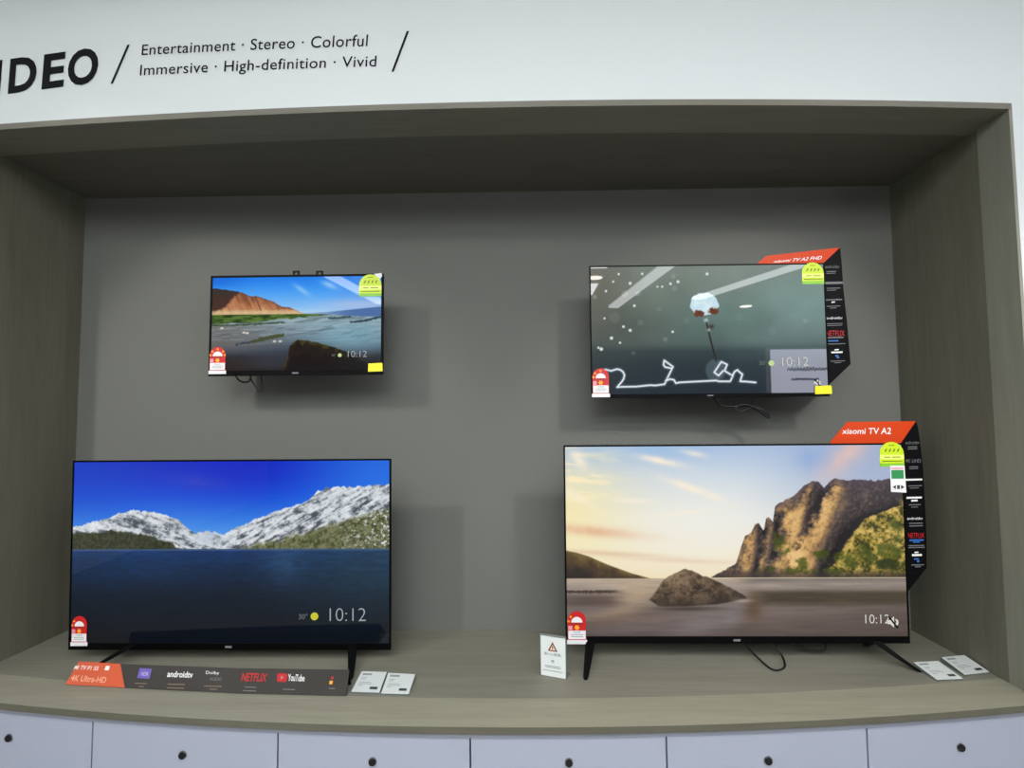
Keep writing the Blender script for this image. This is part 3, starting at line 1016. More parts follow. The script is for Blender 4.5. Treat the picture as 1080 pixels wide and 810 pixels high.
# ------------------------------------------------------------------ televisions
class TV:
    """a television in its own frame: x right, y back from the glass, z up from the panel's lower edge"""

    def __init__(s, label, corners, Y, lean, chin, side, painter, grid, group, base_z=None):
        tl, tr, bl, br = [atY(*c, Y) for c in corners]
        xl, xr = (tl[0] + bl[0]) / 2, (tr[0] + br[0]) / 2
        zb, zt = (bl[2] + br[2]) / 2, (tl[2] + tr[2]) / 2
        s.w, s.h = xr - xl, zt - zb
        s.O = np.array([(xl + xr) / 2, Y, zb])
        s.base = s.O.copy()
        s.dz = 0.0
        if base_z is not None:
            s.base[2] = base_z
            s.dz = zb - base_z
        s.root = thing('television', s.base, label, 'television', group)
        s.lean = lean
        w2, h = s.w / 2, s.h
        # rear shell: a thin panel with a deeper box low on its back
        bm = NB()
        box(bm, -w2 + 0.001, w2 - 0.001, 0.0045, 0.016, 0.001, h - 0.001, 0.003)
        box(bm, -w2 * 0.78, w2 * 0.72, 0.0155, 0.062, 0.012, h * 0.62, 0.014, 3)
        s.part('rear_housing', bm, M_BLACK)
        # bezel: top and sides are hair thin, chin below
        bm = NB()
        box(bm, -w2, w2, -0.0015, 0.0045, 0.0, chin, 0.001, 1)
        box(bm, -w2, w2, -0.0015, 0.0045, h - side, h, 0.001, 1)
        box(bm, -w2, -w2 + side, -0.0015, 0.0045, chin, h - side, 0.001, 1)
        box(bm, w2 - side, w2, -0.0015, 0.0045, chin, h - side, 0.001, 1)
        s.part('bezel', bm, M_BEZEL)
        bm = NB()
        box(bm, -0.012, 0.012, -0.0024, -0.0015, chin * 0.3, chin * 0.62, 0.0003, 1)
        s.part('logo', bm, M_LOGO)
        # screen
        x0, y0 = corners[0]
        x1, y1 = corners[3]
        sw, sh = s.w - 2 * side, h - chin - side
        xl_, yt_ = (corners[0][0] + corners[2][0]) / 2, (corners[0][1] + corners[1][1]) / 2
        xr_, yb_ = (corners[1][0] + corners[3][0]) / 2, (corners[2][1] + corners[3][1]) / 2
        kx, ky = (xr_ - xl_) / s.w, (yb_ - yt_) / h
        bx = (xl_ + side * kx, yt_ + side * ky, xr_ - side * kx, yb_ - chin * ky)
        me = picture_mesh(sw, sh, grid[0], grid[1], painter, bx)
        me.transform(Matrix.Translation((0, 0.0005, chin)))
        s.screen = s.part_mesh('screen', me, M_SCREEN)

    def _place(s, o):
        o.location.z = s.dz
        o.rotation_euler.x = s.lean
        return o

    def part(s, name, bm, m, parent=None, smooth=False):
        o = obj(name, bm, m, parent or s.root, smooth)
        return s._place(o) if parent is None else o

    def part_mesh(s, name, me, m):
        return s._place(link_mesh(name, me, m, s.root))

    def p(s, px, py):
        """panel-frame x,z of a point of the photograph"""
        d = ray(px, py)
        n = np.array([0, -math.cos(s.lean), -math.sin(s.lean)])
        t = ((s.O - CAM) @ n) / (d @ n)
        P = CAM + d * t - s.O
        return P[0], P[2] * math.cos(s.lean) - P[1] * math.sin(s.lean)

    def rect(s, x0, y0, x1, y1):
        a, b, c, d = s.p(x0, y0), s.p(x1, y0), s.p(x0, y1), s.p(x1, y1)
        return (a[0] + c[0]) / 2, (b[0] + d[0]) / 2, (c[1] + d[1]) / 2, (a[1] + b[1]) / 2

    def text(s, name, txt, m, x0, y0, x1, y1, y=-0.0012, bold=0.0, parent=None):
        a, b, c, d = s.rect(x0, y0, x1, y1)
        o = text_obj(name, txt, m, parent or s.root, rect_fn(a, b, c, d, y), bold=bold)
        return o if parent else s._place(o)


M_CLOCK = glow('clock_digits', (160, 166, 172))
M_CLOCKDIM = glow('clock_digits_dim', (168, 172, 176))
M_CLOCKHI = glow('clock_digits_bright', (214, 212, 206))
M_SUN = glow('sun_icon', (200, 196, 60))
M_SUNP = glow('sun_icon_pale', (196, 220, 150))
M_TEMP = glow('temperature_digits', (110, 116, 118))


def clock(tv, box_, mt, sun=None, temp=None, sm=None, mute=None, weight=-0.009):
    tv.text('clock_digits', '10:12', mt, *box_, parent=tv.screen, bold=weight)
    if sun:
        x, y, r = sun
        a = tv.p(x, y)
        b = tv.p(x + r, y)
        obj('sun_icon', disc_y(NB(), a[0], a[1], b[0] - a[0], -0.0013, -0.0003), sm, tv.screen)
    if temp:
        tv.text('temperature_digits', '30°', M_TEMP, *temp, parent=tv.screen)
    if mute:
        x, y, r = mute
        P = lambda dx, dy: tv.p(x + dx * r, y + dy * r)
        bm = NB()
        prism_xz(bm, [P(*q) for q in ((-.75, -.3), (-.35, -.3), (.25, -.85), (.25, .85), (-.35, .3), (-.75, .3))], -0.0014, -0.0004)
        prism_xz(bm, [P(*q) for q in ((.45, -.5), (.85, -.35), (.95, .1), (.8, .5), (.45, .45), (.65, 0))], -0.0014, -0.0004)
        mi = obj('mute_icon', bm, M_CLOCKHI, tv.screen)
        bm = NB()
        prism_xz(bm, [P(*q) for q in ((-.75, -.85), (-.55, -1.0), (.95, .85), (.75, 1.0))], -0.0020, -0.00145)
        obj('mute_slash', bm, M_BEZEL, tv.screen)


def arch(x0, x1, z0, z1, n=14):
    """a tombstone outline: flat foot, round head"""
    r = (x1 - x0) / 2
    zc = max(z1 - r, z0 + (z1 - z0) * 0.3)
    return [(x0, z0), (x1, z0)] + [(x0 + r + r * math.cos(math.pi * k / n), zc + (z1 - zc) * math.sin(math.pi * k / n)) for k in range(n + 1)]


def star_label(tv, x0, y0, x1, y1, stars=2):
    """red rating label: arch with a dial, sun patch and white table"""
    a, b, c, d = tv.rect(x0, y0, x1, y1)
    H, Wd = d - c, b - a
    y = -0.0026
    bm = NB()
    i = Wd * 0.05
    prism_xz(bm, arch(a + i, b - i, c + H * 0.12, d), y, y + 0.0008)
    s = tv.part('energy_rating_label', bm, M_STKRED)
    fr = lambda u, v: (a + u * Wd, c + v * H)
    bm = NB()
    zc = c + H * 0.66
    prism_xz(bm, [(a + Wd * 0.5 + Wd * 0.28 * math.cos(math.pi * k / 10), zc + H * 0.17 * math.sin(math.pi * k / 10)) for k in range(11)], y - 0.0006, y - 0.0001)
    obj('dial', bm, M_STKWHT, s)
    bm = NB()
    prism_xz(bm, [fr(.22, .605), fr(.80, .605), fr(.80, .625), fr(.22, .625)], y - 0.0006, y - 0.0001)
    obj('dial_rule', bm, M_INK, s)
    for k, an in enumerate((172, 138, 90, 42, 8)[:stars]):
        bm = NB()
        cx, cz = a + Wd * 0.5 + Wd * 0.41 * math.cos(math.radians(an)), zc + H * 0.255 * math.sin(math.radians(an))
        prism_xz(bm, [(cx + Wd * (0.085 if j % 2 == 0 else 0.04) * math.cos(math.pi * j / 5 + math.pi / 2),
                       cz + Wd * (0.085 if j % 2 == 0 else 0.04) * math.sin(math.pi * j / 5 + math.pi / 2)) for j in range(10)], y - 0.0006, y - 0.0001)
        obj('star', bm, M_STKYEL, s)
    bm = NB()
    cx, cz = fr(.5, .50)
    prism_xz(bm, [(cx + Wd * (0.15 if j % 2 == 0 else 0.09) * math.cos(math.pi * j / 6), cz + Wd * (0.15 if j % 2 == 0 else 0.09) * math.sin(math.pi * j / 6))
                  for j in range(12)], y - 0.0006, y - 0.0001)
    obj('sun_emblem', bm, M_STKYEL, s)
    bm = NB()
    prism_xz(bm, [fr(.07, .43), fr(.27, .43), fr(.27, .56), fr(.07, .56)], y - 0.0006, y - 0.0001)
    obj('pink_patch', bm, M_STKPNK, s)
    bm = NB()
    prism_xz(bm, [fr(.07, .15), fr(.93, .15), fr(.93, .41), fr(.07, .41)], y - 0.0006, y - 0.0001)
    prism_xz(bm, [fr(0, 0), fr(1, 0), fr(1, .125), fr(0, .125)], y - 0.0006, y + 0.0008)
    obj('white_table', bm, M_STKWHT, s)
    for v, u0, u1 in ((.36, .32, .68), (.29, .2, .8), (.23, .2, .8)):
        obj('print_line', prism_xz(NB(), [fr(u0, v - .012), fr(u1, v - .012), fr(u1, v + .012), fr(u0, v + .012)], y - 0.0009, y - 0.00065), M_GINK, s)


def lime_label(tv, x0, y0, x1, y1):
    a, b, c, d = tv.rect(x0, y0, x1, y1)
    H, Wd = d - c, b - a
    y = -0.0026
    s = tv.part('efficiency_label', prism_xz(NB(), arch(a, b, c, d), y, y + 0.0008), M_LIME)
    fr = lambda u, v: (a + u * Wd, c + v * H)
    obj('pale_band', prism_xz(NB(), [fr(0, .30), fr(1, .30), fr(1, .48), fr(0, .48)], y - 0.0006, y - 0.0001), M_LIMEP, s)
    obj('green_band', prism_xz(NB(), [fr(0, 0), fr(1, 0), fr(1, .14), fr(0, .14)], y - 0.0006, y - 0.0001), M_LIMED, s)
    for k in range(4):
        u = 0.2 + k * 0.17
        obj('tick', prism_xz(NB(), [fr(u, .60), fr(u + .07, .60), fr(u + .12, .74), fr(u + .04, .71)], y - 0.0006, y - 0.0001), M_LIMETXT, s)
    for v, u0, u1 in ((.385, .18, .42), (.385, .5, .85), (.22, .08, .92), (.86, .38, .62)):
        obj('print_line', prism_xz(NB(), [fr(u0, v - .018), fr(u1, v - .018), fr(u1, v + .018), fr(u0, v + .018)], y - 0.0009, y - 0.00065), M_LIMETXT, s)
    return s


def yellow_tag(tv, x0, y0, x1, y1):
    a, b, c, d = tv.rect(x0, y0, x1, y1)
    e = (b - a) * 0.04
    tv.part('yellow_tag', prism_xz(NB(), [(a, c), (b, c + e * 0.6), (b - e * 0.4, d - e), (b - 2 * e, d), (a + e * 0.4, d - e)], -0.0032, -0.0024), M_YTAG)


def stand_leg(tv, top, foot, back):
    """one splayed foot: front strut and rear strut meeting under the panel (own frame, z from the counter)"""
    bm = NB()
    tx, ty, tz = top
    for (fx, fy), wt, wf in ((foot, 0.016, 0.0075), (back, 0.016, 0.0075)):
        sgn = 1 if fy > ty else -1
        up = [(tx - wt, ty - 0.012, tz), (tx + wt, ty - 0.012, tz), (tx + wt, ty + 0.012, tz), (tx - wt, ty + 0.012, tz)]
        mid = [((tx * .45 + fx * .55) + i * wt * .75, (ty * .45 + fy * .55) + j * 0.010, tz * 0.42) for i, j in ((-1, -1), (1, -1), (1, 1), (-1, 1))]
        low = [(fx + i * wf, fy + j * 0.009, 0.0005) for i, j in ((-1, -1), (1, -1), (1, 1), (-1, 1))]
        ra = [[bm.verts.new(p) for p in q] for q in (low, mid, up)]
        for p, q in zip(ra, ra[1:]):
            for k in range(4):
                bm.faces.new((p[k], p[(k + 1) % 4], q[(k + 1) % 4], q[k]))
        bm.faces.new(ra[0][::-1])
        bm.faces.new(ra[-1])
    bmesh.ops.bevel(bm, geom=list(bm.edges), offset=0.0025, segments=2, affect='EDGES')
    return obj('leg', bm, M_BLACK, tv.root)


# --- upper left: beach cliff, on the wall
YW = -0.22
tv = TV('small wall television showing an orange cliff and beach, upper left', [(221, 290.5), (404, 289), (221, 397.5), (404.5, 394.5)], YW, 0.0,
        0.020, 0.0085, paint_beach, (360, 200), 'wall-mounted televisions')
clock(tv, (367, 370, 387, 376.5), M_CLOCKDIM, (358.4, 374.6, 2.0), (349.5, 373.4, 354.5, 376), M_SUNP)
star_label(tv, 220.7, 366, 239, 394.5, 5)
s = lime_label(tv, 379, 289.5, 402.5, 312.8)
a, b, c, d = tv.rect(394.5, 288.2, 403.5, 294.5)
obj('curled_corner', prism_xz(NB(), [(a, d - 0.004), (b - 0.004, d), (b, c + 0.012), (b - 0.008, c)], -0.0046, -0.0036), M_STKWHT, s)
yellow_tag(tv, 388.4, 382.8, 403.8, 392)
for px in (311.6, 336.2):
    a, b, c, d = tv.rect(px - 3.6, 285.0, px + 3.6, 291.2)
    bm = NB()
    box(bm, a, b, 0.006, 0.012, c, c + (d - c) * 0.38, 0.001, 1)
    box(bm, a, a + (b - a) * 0.28, 0.006, 0.012, c, d, 0.001, 1)
    box(bm, b - (b - a) * 0.28, b, 0.006, 0.012, c, d, 0.001, 1)
    box(bm, a, b, 0.006, 0.012, d - (d - c) * 0.3, d, 0.001, 1)
    tv.part('top_bracket', bm, M_BLACK)
box_w = NB()
box(box_w, -0.16, 0.16, 0.060, 0.219, 0.08, 0.30, 0.004)
tv.part('wall_mount', box_w, M_BLACK)


def tvy(tv, pts, y):
    out = []
    for i, (px, py) in enumerate(pts):
        yy = y[i] if isinstance(y, (list, tuple)) else y
        P = atY(px, py, tv.O[1] + yy) - tv.O
        out.append((P[0], yy, P[2]))
    return out


bm = NB()
tube(bm, tvy(tv, [(247, 390), (249, 397), (253, 401.6), (259, 403.3), (263.3, 401.4), (265, 396), (265, 389)], 0.05), 0.0032)
tube(bm, tvy(tv, [(263, 389), (264.4, 399.5), (269, 407), (272.5, 411.6), (275, 412), (276.4, 407), (275.8, 399), (274, 389)], 0.056), 0.0032)
tv.part('power_cable', bm, M_CABLE, smooth=True)

# --- upper right: cotton boll, on the wall
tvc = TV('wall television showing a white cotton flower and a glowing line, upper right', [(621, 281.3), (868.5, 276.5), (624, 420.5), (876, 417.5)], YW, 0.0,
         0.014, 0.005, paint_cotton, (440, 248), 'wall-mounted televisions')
clock(tvc, (824.6, 376.8, 852.4, 386), M_CLOCKHI, (813.5, 383, 3.0), (800.5, 380.5, 808.5, 385), M_SUNP, (861.5, 403.6, 4.2))
star_label(tvc, 624, 388.6, 643, 419, 3)
lime_label(tvc, 845.4, 277, 868.3, 299.8)
yellow_tag(tvc, 859, 406.5, 877, 415.8)
box_w = NB()
box(box_w, -0.18, 0.18, 0.060, 0.219, 0.10, 0.36, 0.004)
tvc.part('wall_mount', box_w, M_BLACK)
bm = NB()
tube(bm, tvy(tvc, [(750, 411), (753.3, 420), (757, 425), (761, 428), (773, 428.8), (783, 427.2), (792, 429.5), (801, 434), (809, 440), (811.8, 440.2), (809, 436), (802, 431), (795, 429.3), (785, 427.8), (776, 429.5),
                   (776, 432.5), (780, 434.4), (786, 432.6), (791, 430), (800, 431), (806, 434)], 0.05), 0.0035)
tube(bm, tvy(tvc, [(793.5, 410), (793.8, 419), (793, 428), (797, 431.5), (804, 436), (809.5, 440)], 0.055), 0.0035)
tube(bm, tvy(tvc, [(779, 427.6), (786, 426.8), (793, 428.8), (800, 432)], 0.046), 0.0045)
tvc.part('power_cable', bm, M_CABLE, smooth=True)

# --- lower left: snowy mountains, on a stand
YS = -0.31
LEAN = 0.02
tvl = TV('large television on the counter showing snowy mountains over a blue lake', [(77, 486), (413.5, 483), (75, 684.5), (412, 686.5)], YS, LEAN,
         0.024, 0.006, paint_lake, (540, 306), 'televisions standing on the counter', ZT)
clock(tvl, (347.8, 641.3, 386, 655), M_CLOCK, (331.7, 650, 4.0), (315, 647.3, 324.5, 653), M_SUN, weight=-0.017)
star_label(tvl, 75.3, 649.5, 93, 681)
P = atZ(370, 716.5, ZT)
T = atY(372, 683, YS + 0.01)
stand_leg(tvl, (T[0] - tvl.base[0], 0.012, 0.062), (P[0] - tvl.base[0], P[1] - tvl.base[1]), (P[0] - tvl.base[0] + 0.03, 0.15))
T = atY(143, 682, YS + 0.01)
stand_leg(tvl, (T[0] - tvl.base[0], 0.012, 0.062), (T[0] - tvl.base[0] - 0.115, -0.105), (T[0] - tvl.base[0] - 0.02, 0.15))

# --- lower right: sunset cove, on a stand
tvr = TV('large television on the counter showing a lone rock on a sunset beach', [(593.5, 469.5), (952, 467), (597, 679.5), (957, 677.5)], YS, LEAN,
         0.024, 0.006, paint_cove, (580, 330), 'televisions standing on the counter', ZT)
clock(tvr, (912.4, 648, 938, 657.4), M_CLOCKHI, mute=(941, 656, 6.8))
star_label(tvr, 597.8, 644.4, 619, 679)
lime_label(tvr, 927.2, 466, 952.8, 492.2)
a, b, c, d = tvr.rect(938.5, 491, 954.6, 519.5)
s = tvr.part('green_white_label', prism_xz(NB(), [(a, c + 0.003), (b, c), (b - 0.003, d), (a, d)], -0.0042, -0.0034), M_STKWHT)
fr = lambda u, v: (a + u * (b - a), c + v * (d - c))
obj('green_block', prism_xz(NB(), [fr(.06, .52), fr(.86, .52), fr(.86, .84), fr(.06, .84)], -0.0048, -0.0043), M_GREEN, s)
obj('pink_rule', prism_xz(NB(), [fr(.06, .87), fr(.86, .87), fr(.86, .93), fr(.06, .93)], -0.0048, -0.0043), M_STKPNK, s)
bm = NB()
for q in (((.12, .21), (.32, .29), (.32, .13)), ((.88, .21), (.66, .29), (.66, .13)), ((.4, .14), (.58, .14), (.58, .28), (.4, .28))):
    prism_xz(bm, [fr(*p) for p in q], -0.0048, -0.0043)
obj('eye_mark', bm, M_INK, s)
P = atZ(617.5, 716.5, ZT)
T = atY(623, 680, YS + 0.01)
stand_leg(tvr, (T[0] - tvr.base[0], 0.012, 0.075), (P[0] - tvr.base[0], P[1] - tvr.base[1]), (P[0] - tvr.base[0] + 0.03, 0.15))
P = atZ(970, 708.5, ZT)
T = atY(921, 676, YS + 0.01)
stand_leg(tvr, (T[0] - tvr.base[0], 0.012, 0.075), (P[0] - tvr.base[0], P[1] - tvr.base[1]), (P[0] - tvr.base[0] - 0.05, 0.15))
B = tvr.base
bm = NB()
A = lambda px, py, z: tuple(atZ(px, py, ZT + z) - B)
P0 = atY(786, 676, YS + 0.05) - B
P1 = atY(818, 676, YS + 0.05) - B
tube(bm, [tuple(P0), A(790, 684, 0.032), A(801.7, 696, 0.010), A(813.5, 705.5, 0.0042), A(822, 706.6, 0.0042), A(828, 702, 0.0050), A(825, 692, 0.014), A(820, 684, 0.034), tuple(P1)], 0.0034)
P2 = atY(836, 676, YS + 0.06) - B
tube(bm, [tuple(P2), A(845, 683.0, 0.030), A(856, 685.5, 0.022), A(866, 686.5, 0.020), A(871, 683.5, 0.028), (A(873, 681, 0.04)[0], 0.06, 0.075)], 0.0030)
obj('power_cable', bm, M_CABLE, tvr.root, True)


# ------------------------------------------------------------------ corner promo placards clipped behind the right televisions
def placard(label, Y, orange, black, title, tfn, rows, textcol_rows):
    o = atY(*orange[0], Y)
    t = thing('promo_placard', o, label, 'promo board', 'corner promo boards on the right televisions')
    q = lambda px, py, y=Y: atY(px, py, y) - o
    op = [q(*p) for p in orange]
    bp = [q(*p) for p in black]
    obj('orange_panel', prism_xz(NB(), [(p[0], p[2]) for p in op], 0.0, 0.003), M_ORANGE, t)
    obj('black_panel', prism_xz(NB(), [(p[0], p[2]) for p in bp], 0.0, 0.003), M_CARDBLK, t)
    f = quad_fn(*[q(*p) + np.array([0, -0.0006, 0]) for p in tfn])
    text_obj('title_text', title, M_WTXT, t, f, bold=0.01)
    for (x0, y0, x1, y1, kind) in rows:
        a, b = q(x0, y1, Y), q(x1, y0, Y)
        if kind[0] == '=':
            bm = NB()
            prism_xz(bm, [(a[0], a[2]), (b[0], a[2] + 0.001), (b[0], b[2] + 0.001), (a[0], b[2])], -0.0010, -0.0003)
            obj('print_line', bm, {'g': M_GTXT, 'r': M_RTXT, 'b': M_BTXT, 'w': M_WTXT}[kind[1]], t)
        else:
            text_obj('print_text', kind[1:], {'w': M_WTXT, 'r': M_RTXT, 'g': M_GTXT, 'b': M_BTXT}[kind[0]], t,
                     rect_fn(a[0], b[0], a[2], b[2], -0.0006))
    return t


placard('orange and black corner placard behind the sunset cove television', YS + 0.020,
        [(876, 466), (893.5, 445), (966, 444.2), (950, 467.5), (950, 480), (876, 480)][:5] + [(876.5, 480)],
        [(966, 444.2), (950, 467.5), (945, 480), (945, 628), (958.5, 623), (977.3, 598.5), (977.2, 570), (976, 540), (973.6, 495), (970.5, 465), (968, 450)],
        'xiaomi TV A2', [(888, 457.6), (939.5, 457.9), (940, 451.0), (888.8, 451.8)],
        [(955, 465, 969, 468.5, 'gandroidtv'), (957.5, 471, 967, 472, '=g'), (957.5, 473, 967, 474, '=g'),
         (955, 484, 971, 488, 'g4K UHD'), (959, 492, 968, 493, '=g'), (959, 494, 968, 494.8, '=g'),
         (955, 505, 972.5, 507, '=w'), (958, 512, 972, 513, '=g'), (959.5, 514.4, 969, 515.2, '=g'),
         (956, 524, 972, 526, '=w'), (961, 527.2, 967.5, 529, '=w'), (958.5, 532, 971, 533, '=g'), (961, 534.6, 968, 535.4, '=g'),
         (956.8, 545.2, 973, 548.2, 'wandroidtv'), (958.5, 551.5, 973, 552.5, '=g'), (959, 554.2, 973, 555.2, '=g'),
         (958, 562, 974.5, 567.5, 'rNETFLIX'), (959, 569, 974, 570.6, '=b'), (963, 571.3, 970, 572.4, '=b'),
         (958, 575, 974.5, 576, '=g'), (958, 577, 975, 578, '=g'),
         (964.5, 582, 968.5, 583.4, '=w'), (961.8, 584.4, 972, 586.6, '=w'), (964, 589, 968.5, 590.4, '=b'), (967, 591, 969.4, 593, '=b'),
         (961, 595.4, 974.5, 596.4, '=g'), (965, 597.4, 971, 598.2, '=g')], None)
placard('orange and black corner placard behind the cotton flower television', YW + 0.020,
        [(797, 279), (808.5, 269.8), (886, 261.0), (869, 277), (868, 290), (797.5, 290)],
        [(886, 261.0), (869, 277), (862, 290), (864, 408), (876, 404.3), (897.2, 384), (896, 370), (893.4, 340), (889.6, 305), (887.6, 275)],
        'xiaomi TV A2 FHD', [(815, 277.2), (866, 273.6), (867.5, 269.8), (818, 274.3)],
        [(870.5, 279.5, 885, 283, 'gandroidtv'), (871.5, 286, 881.5, 287.0, '=g'), (871.5, 288, 881, 288.8, '=g'),
         (870.5, 297.2, 889.4, 299.8, '=g'), (872, 303.6, 886, 304.6, '=g'), (872, 305.8, 882, 306.6, '=g'),
         (870.5, 315.6, 888, 317.0, '=g'), (877, 318.2, 880.5, 319.4, '=w'), (872, 322.6, 886, 323.5, '=g'), (875, 324.6, 882, 325.4, '=g'),
         (871.8, 333.8, 888.5, 336.8, 'wandroidtv'), (872, 341, 888.5, 341.9, '=g'), (872, 343, 888, 343.8, '=g'),
         (871.6, 348.5, 890.5, 354.5, 'rNETFLIX'), (873, 355.4, 889.5, 357, '=g'), (873.5, 359, 884, 360.4, '=b'), (873, 362.4, 891.5, 363.3, '=g'),
         (880, 368.4, 884.5, 369.6, '=w'), (876.8, 370.8, 888.4, 372.6, '=w'), (881, 374.5, 884, 376, '=b'), (882.4, 376.4, 885, 378, '=b'),
         (876, 380.4, 891, 381.3, '=g'), (879.5, 382.2, 887, 383, '=g')], None)

# ------------------------------------------------------------------ promo strip leaning in front of the snowy television
PB = [atZ(69.5, 722, ZT + 0.001), atZ(132, 725.5, ZT + 0.001), atZ(250, 731.5, ZT + 0.001), atZ(365, 734.2, ZT + 0.001)]
TOPS = [(84, 698), (127.5, 700.6), (250, 705), (368.5, 706.7)]
PT = [atY(*TOPS[0], PB[0][1] + 0.050)]
for k in range(3):
    n = np.cross(PB[k + 1] - PB[k], PT[k] - PB[k])
    d = ray(*TOPS[k + 1])
    PT.append(CAM + d * (((PB[k] - CAM) @ n) / (d @ n)))
st = thing('promo_strip', PB[0], 'long slanted promo strip, orange end and dark panels, before the snowy mountain television', 'promo strip')
rel = lambda P: np.asarray(P) - PB[0]
nrm_ = np.cross(PB[3] - PB[0], PT[0] - PB[0])
nrm_ = nrm_ / np.linalg.norm(nrm_)
if nrm_[1] > 0:
    nrm_ = -nrm_


def slant(bm, quad, off0, off1):
    return hexa(bm, [rel(p) + nrm_ * off0 for p in quad], [rel(p) + nrm_ * off1 for p in quad])


obj('orange_panel', slant(NB(), [PB[0], PB[1], PT[1], PT[0]], 0.0, 0.003), M_ORANGE2, st)
bm = NB()
slant(bm, [PB[1], PB[2], PT[2], PT[1]], 0.0, 0.003)
slant(bm, [PB[2], PB[3], PT[3], PT[2]], 0.0, 0.003)
obj('dark_panel', bm, M_STRIPBLK, st)
# bent foot of the stand behind the panel
bm = NB()
for k0, k1 in ((0, 1), (1, 2), (2, 3)):
    b0, b1, t0, t1 = PB[k0], PB[k1], PT[k0], PT[k1]
    g0, g1 = t0 * 0.97 + b0 * 0.03, t1 * 0.97 + b1 * 0.03
    z0 = np.array([0, 0.004, 0])
    f0, f1 = np.array([t0[0], t0[1] + 0.018, ZT + 0.001]), np.array([t1[0], t1[1] + 0.018, ZT + 0.001])
    hexa(bm, [rel(g0), rel(g1), rel(f1), rel(f0)], [rel(g0 + z0), rel(g1 + z0), rel(f1 + z0), rel(f0 + z0)])
obj('rear_prop', bm, M_CARDBLK, st)


def strip_pt(px, py):
    """a photograph point on the slanted face"""
    d = ray(px, py)
    # piecewise: the strip follows the counter's curve, so use the face under this column
    k = 0 if px < 131 else (1 if px < 250 else 2)
    n = np.cross(PB[k + 1] - PB[k], PT[k] - PB[k])
    n /= np.linalg.norm(n)
    if n[1] > 0:
        n = -n
    o = PB[k] + nrm_ * 0.003 + n * 0.0006
    return rel(CAM + d * (((o - CAM) @ n) / (d @ n)))


def strip_fn(bl, br, tr, tl):
    return quad_fn(*[strip_pt(*p) for p in (bl, br, tr, tl)])


def strip_poly(name, pts, m):
    bm = NB()
    P = [strip_pt(*p) for p in pts]
    bm.faces.new([bm.verts.new([float(c) for c in p]) for p in P])
    return obj(name, bm, m, st)


text_obj('title_text', 'Mi TV P1 55', M_WTXT, st, strip_fn((77.5, 706), (103, 707.2), (104.5, 702.8), (80, 701.6)), bold=0.01)
strip_poly('badge', [(110, 706.8), (114.5, 707), (116, 702.4), (111.8, 702.2)], M_WTXT)
text_obj('subtitle_text', '4K Ultra-HD', mat('peach_print', (240, 180, 150), 0.5), st, strip_fn((74, 718), (111, 720.4), (113, 714.2), (76.5, 711.6)), bold=0.01)
strip_poly('purple_badge', [(144.5, 715.0), (157.5, 716), (160.3, 705.4), (147.5, 704.6)], M_PURPLE)
text_obj('logo_text', 'HDR', M_WTXT, st, strip_fn((148.5, 712.6), (156, 713.0), (157, 709.0), (149.6, 708.4)))
text_obj('logo_text', 'androidtv', M_WTXT, st, strip_fn((176, 714), (203, 715), (204, 708.4), (177.3, 707.6)), bold=0.02)
text_obj('logo_text', 'Dolby', M_WTXT, st, strip_fn((217, 711.8), (231, 712.4), (231.5, 708.2), (217.4, 707.6)))
text_obj('logo_text', 'AUDIO', M_GTXT, st, strip_fn((221, 717.6), (233.5, 718.2), (234, 714.8), (221.5, 714.2)))
text_obj('logo_text', 'NETFLIX', M_RTXT, st, strip_fn((254, 718.4), (280.5, 718.8), (282.5, 710.4), (256, 709.6)), bold=0.02)
strip_poly('play_badge', [(292, 717.6), (292.4, 711.6), (294, 710.0), (302, 710.4), (303.2, 712), (302.6, 718.0), (301, 719.2), (293.4, 719)], M_RTXT)
strip_poly('play_triangle', [(296, 716.8), (299.8, 714.8), (296.2, 712.4)], M_WTXT)
text_obj('logo_text', 'YouTube', M_WTXT, st, strip_fn((303.4, 718.2), (321, 718.8), (321.6, 711.6), (304, 710.8)), bold=0.02)
for (x0, x1, y, m_) in ((142, 155, 720.6, M_DTXT), (146, 152, 724, M_DTXT), (177, 195, 721.6, M_DTXT), (176, 194, 725.6, M_DTXT), (215, 234, 723.6, M_DTXT),
                        (221, 229, 726.8, M_DTXT), (258, 270, 724.6, M_GTXT), (256, 270, 728.4, M_GTXT), (298, 311, 727.0, M_GTXT), (347, 353, 726, M_GTXT)):
    strip_poly('print_line', [(x0, y + 0.4), (x1, y + 0.8), (x1, y - 0.1), (x0, y - 0.5)], m_)
strip_poly('orange_dot', [(347, 721.6), (350.4, 721.8), (351.2, 718.0), (347.8, 717.8)], M_STKYEL)
strip_poly('orange_dot', [(349, 716), (351.4, 716.2), (352, 713.6), (349.6, 713.4)], M_RTXT)


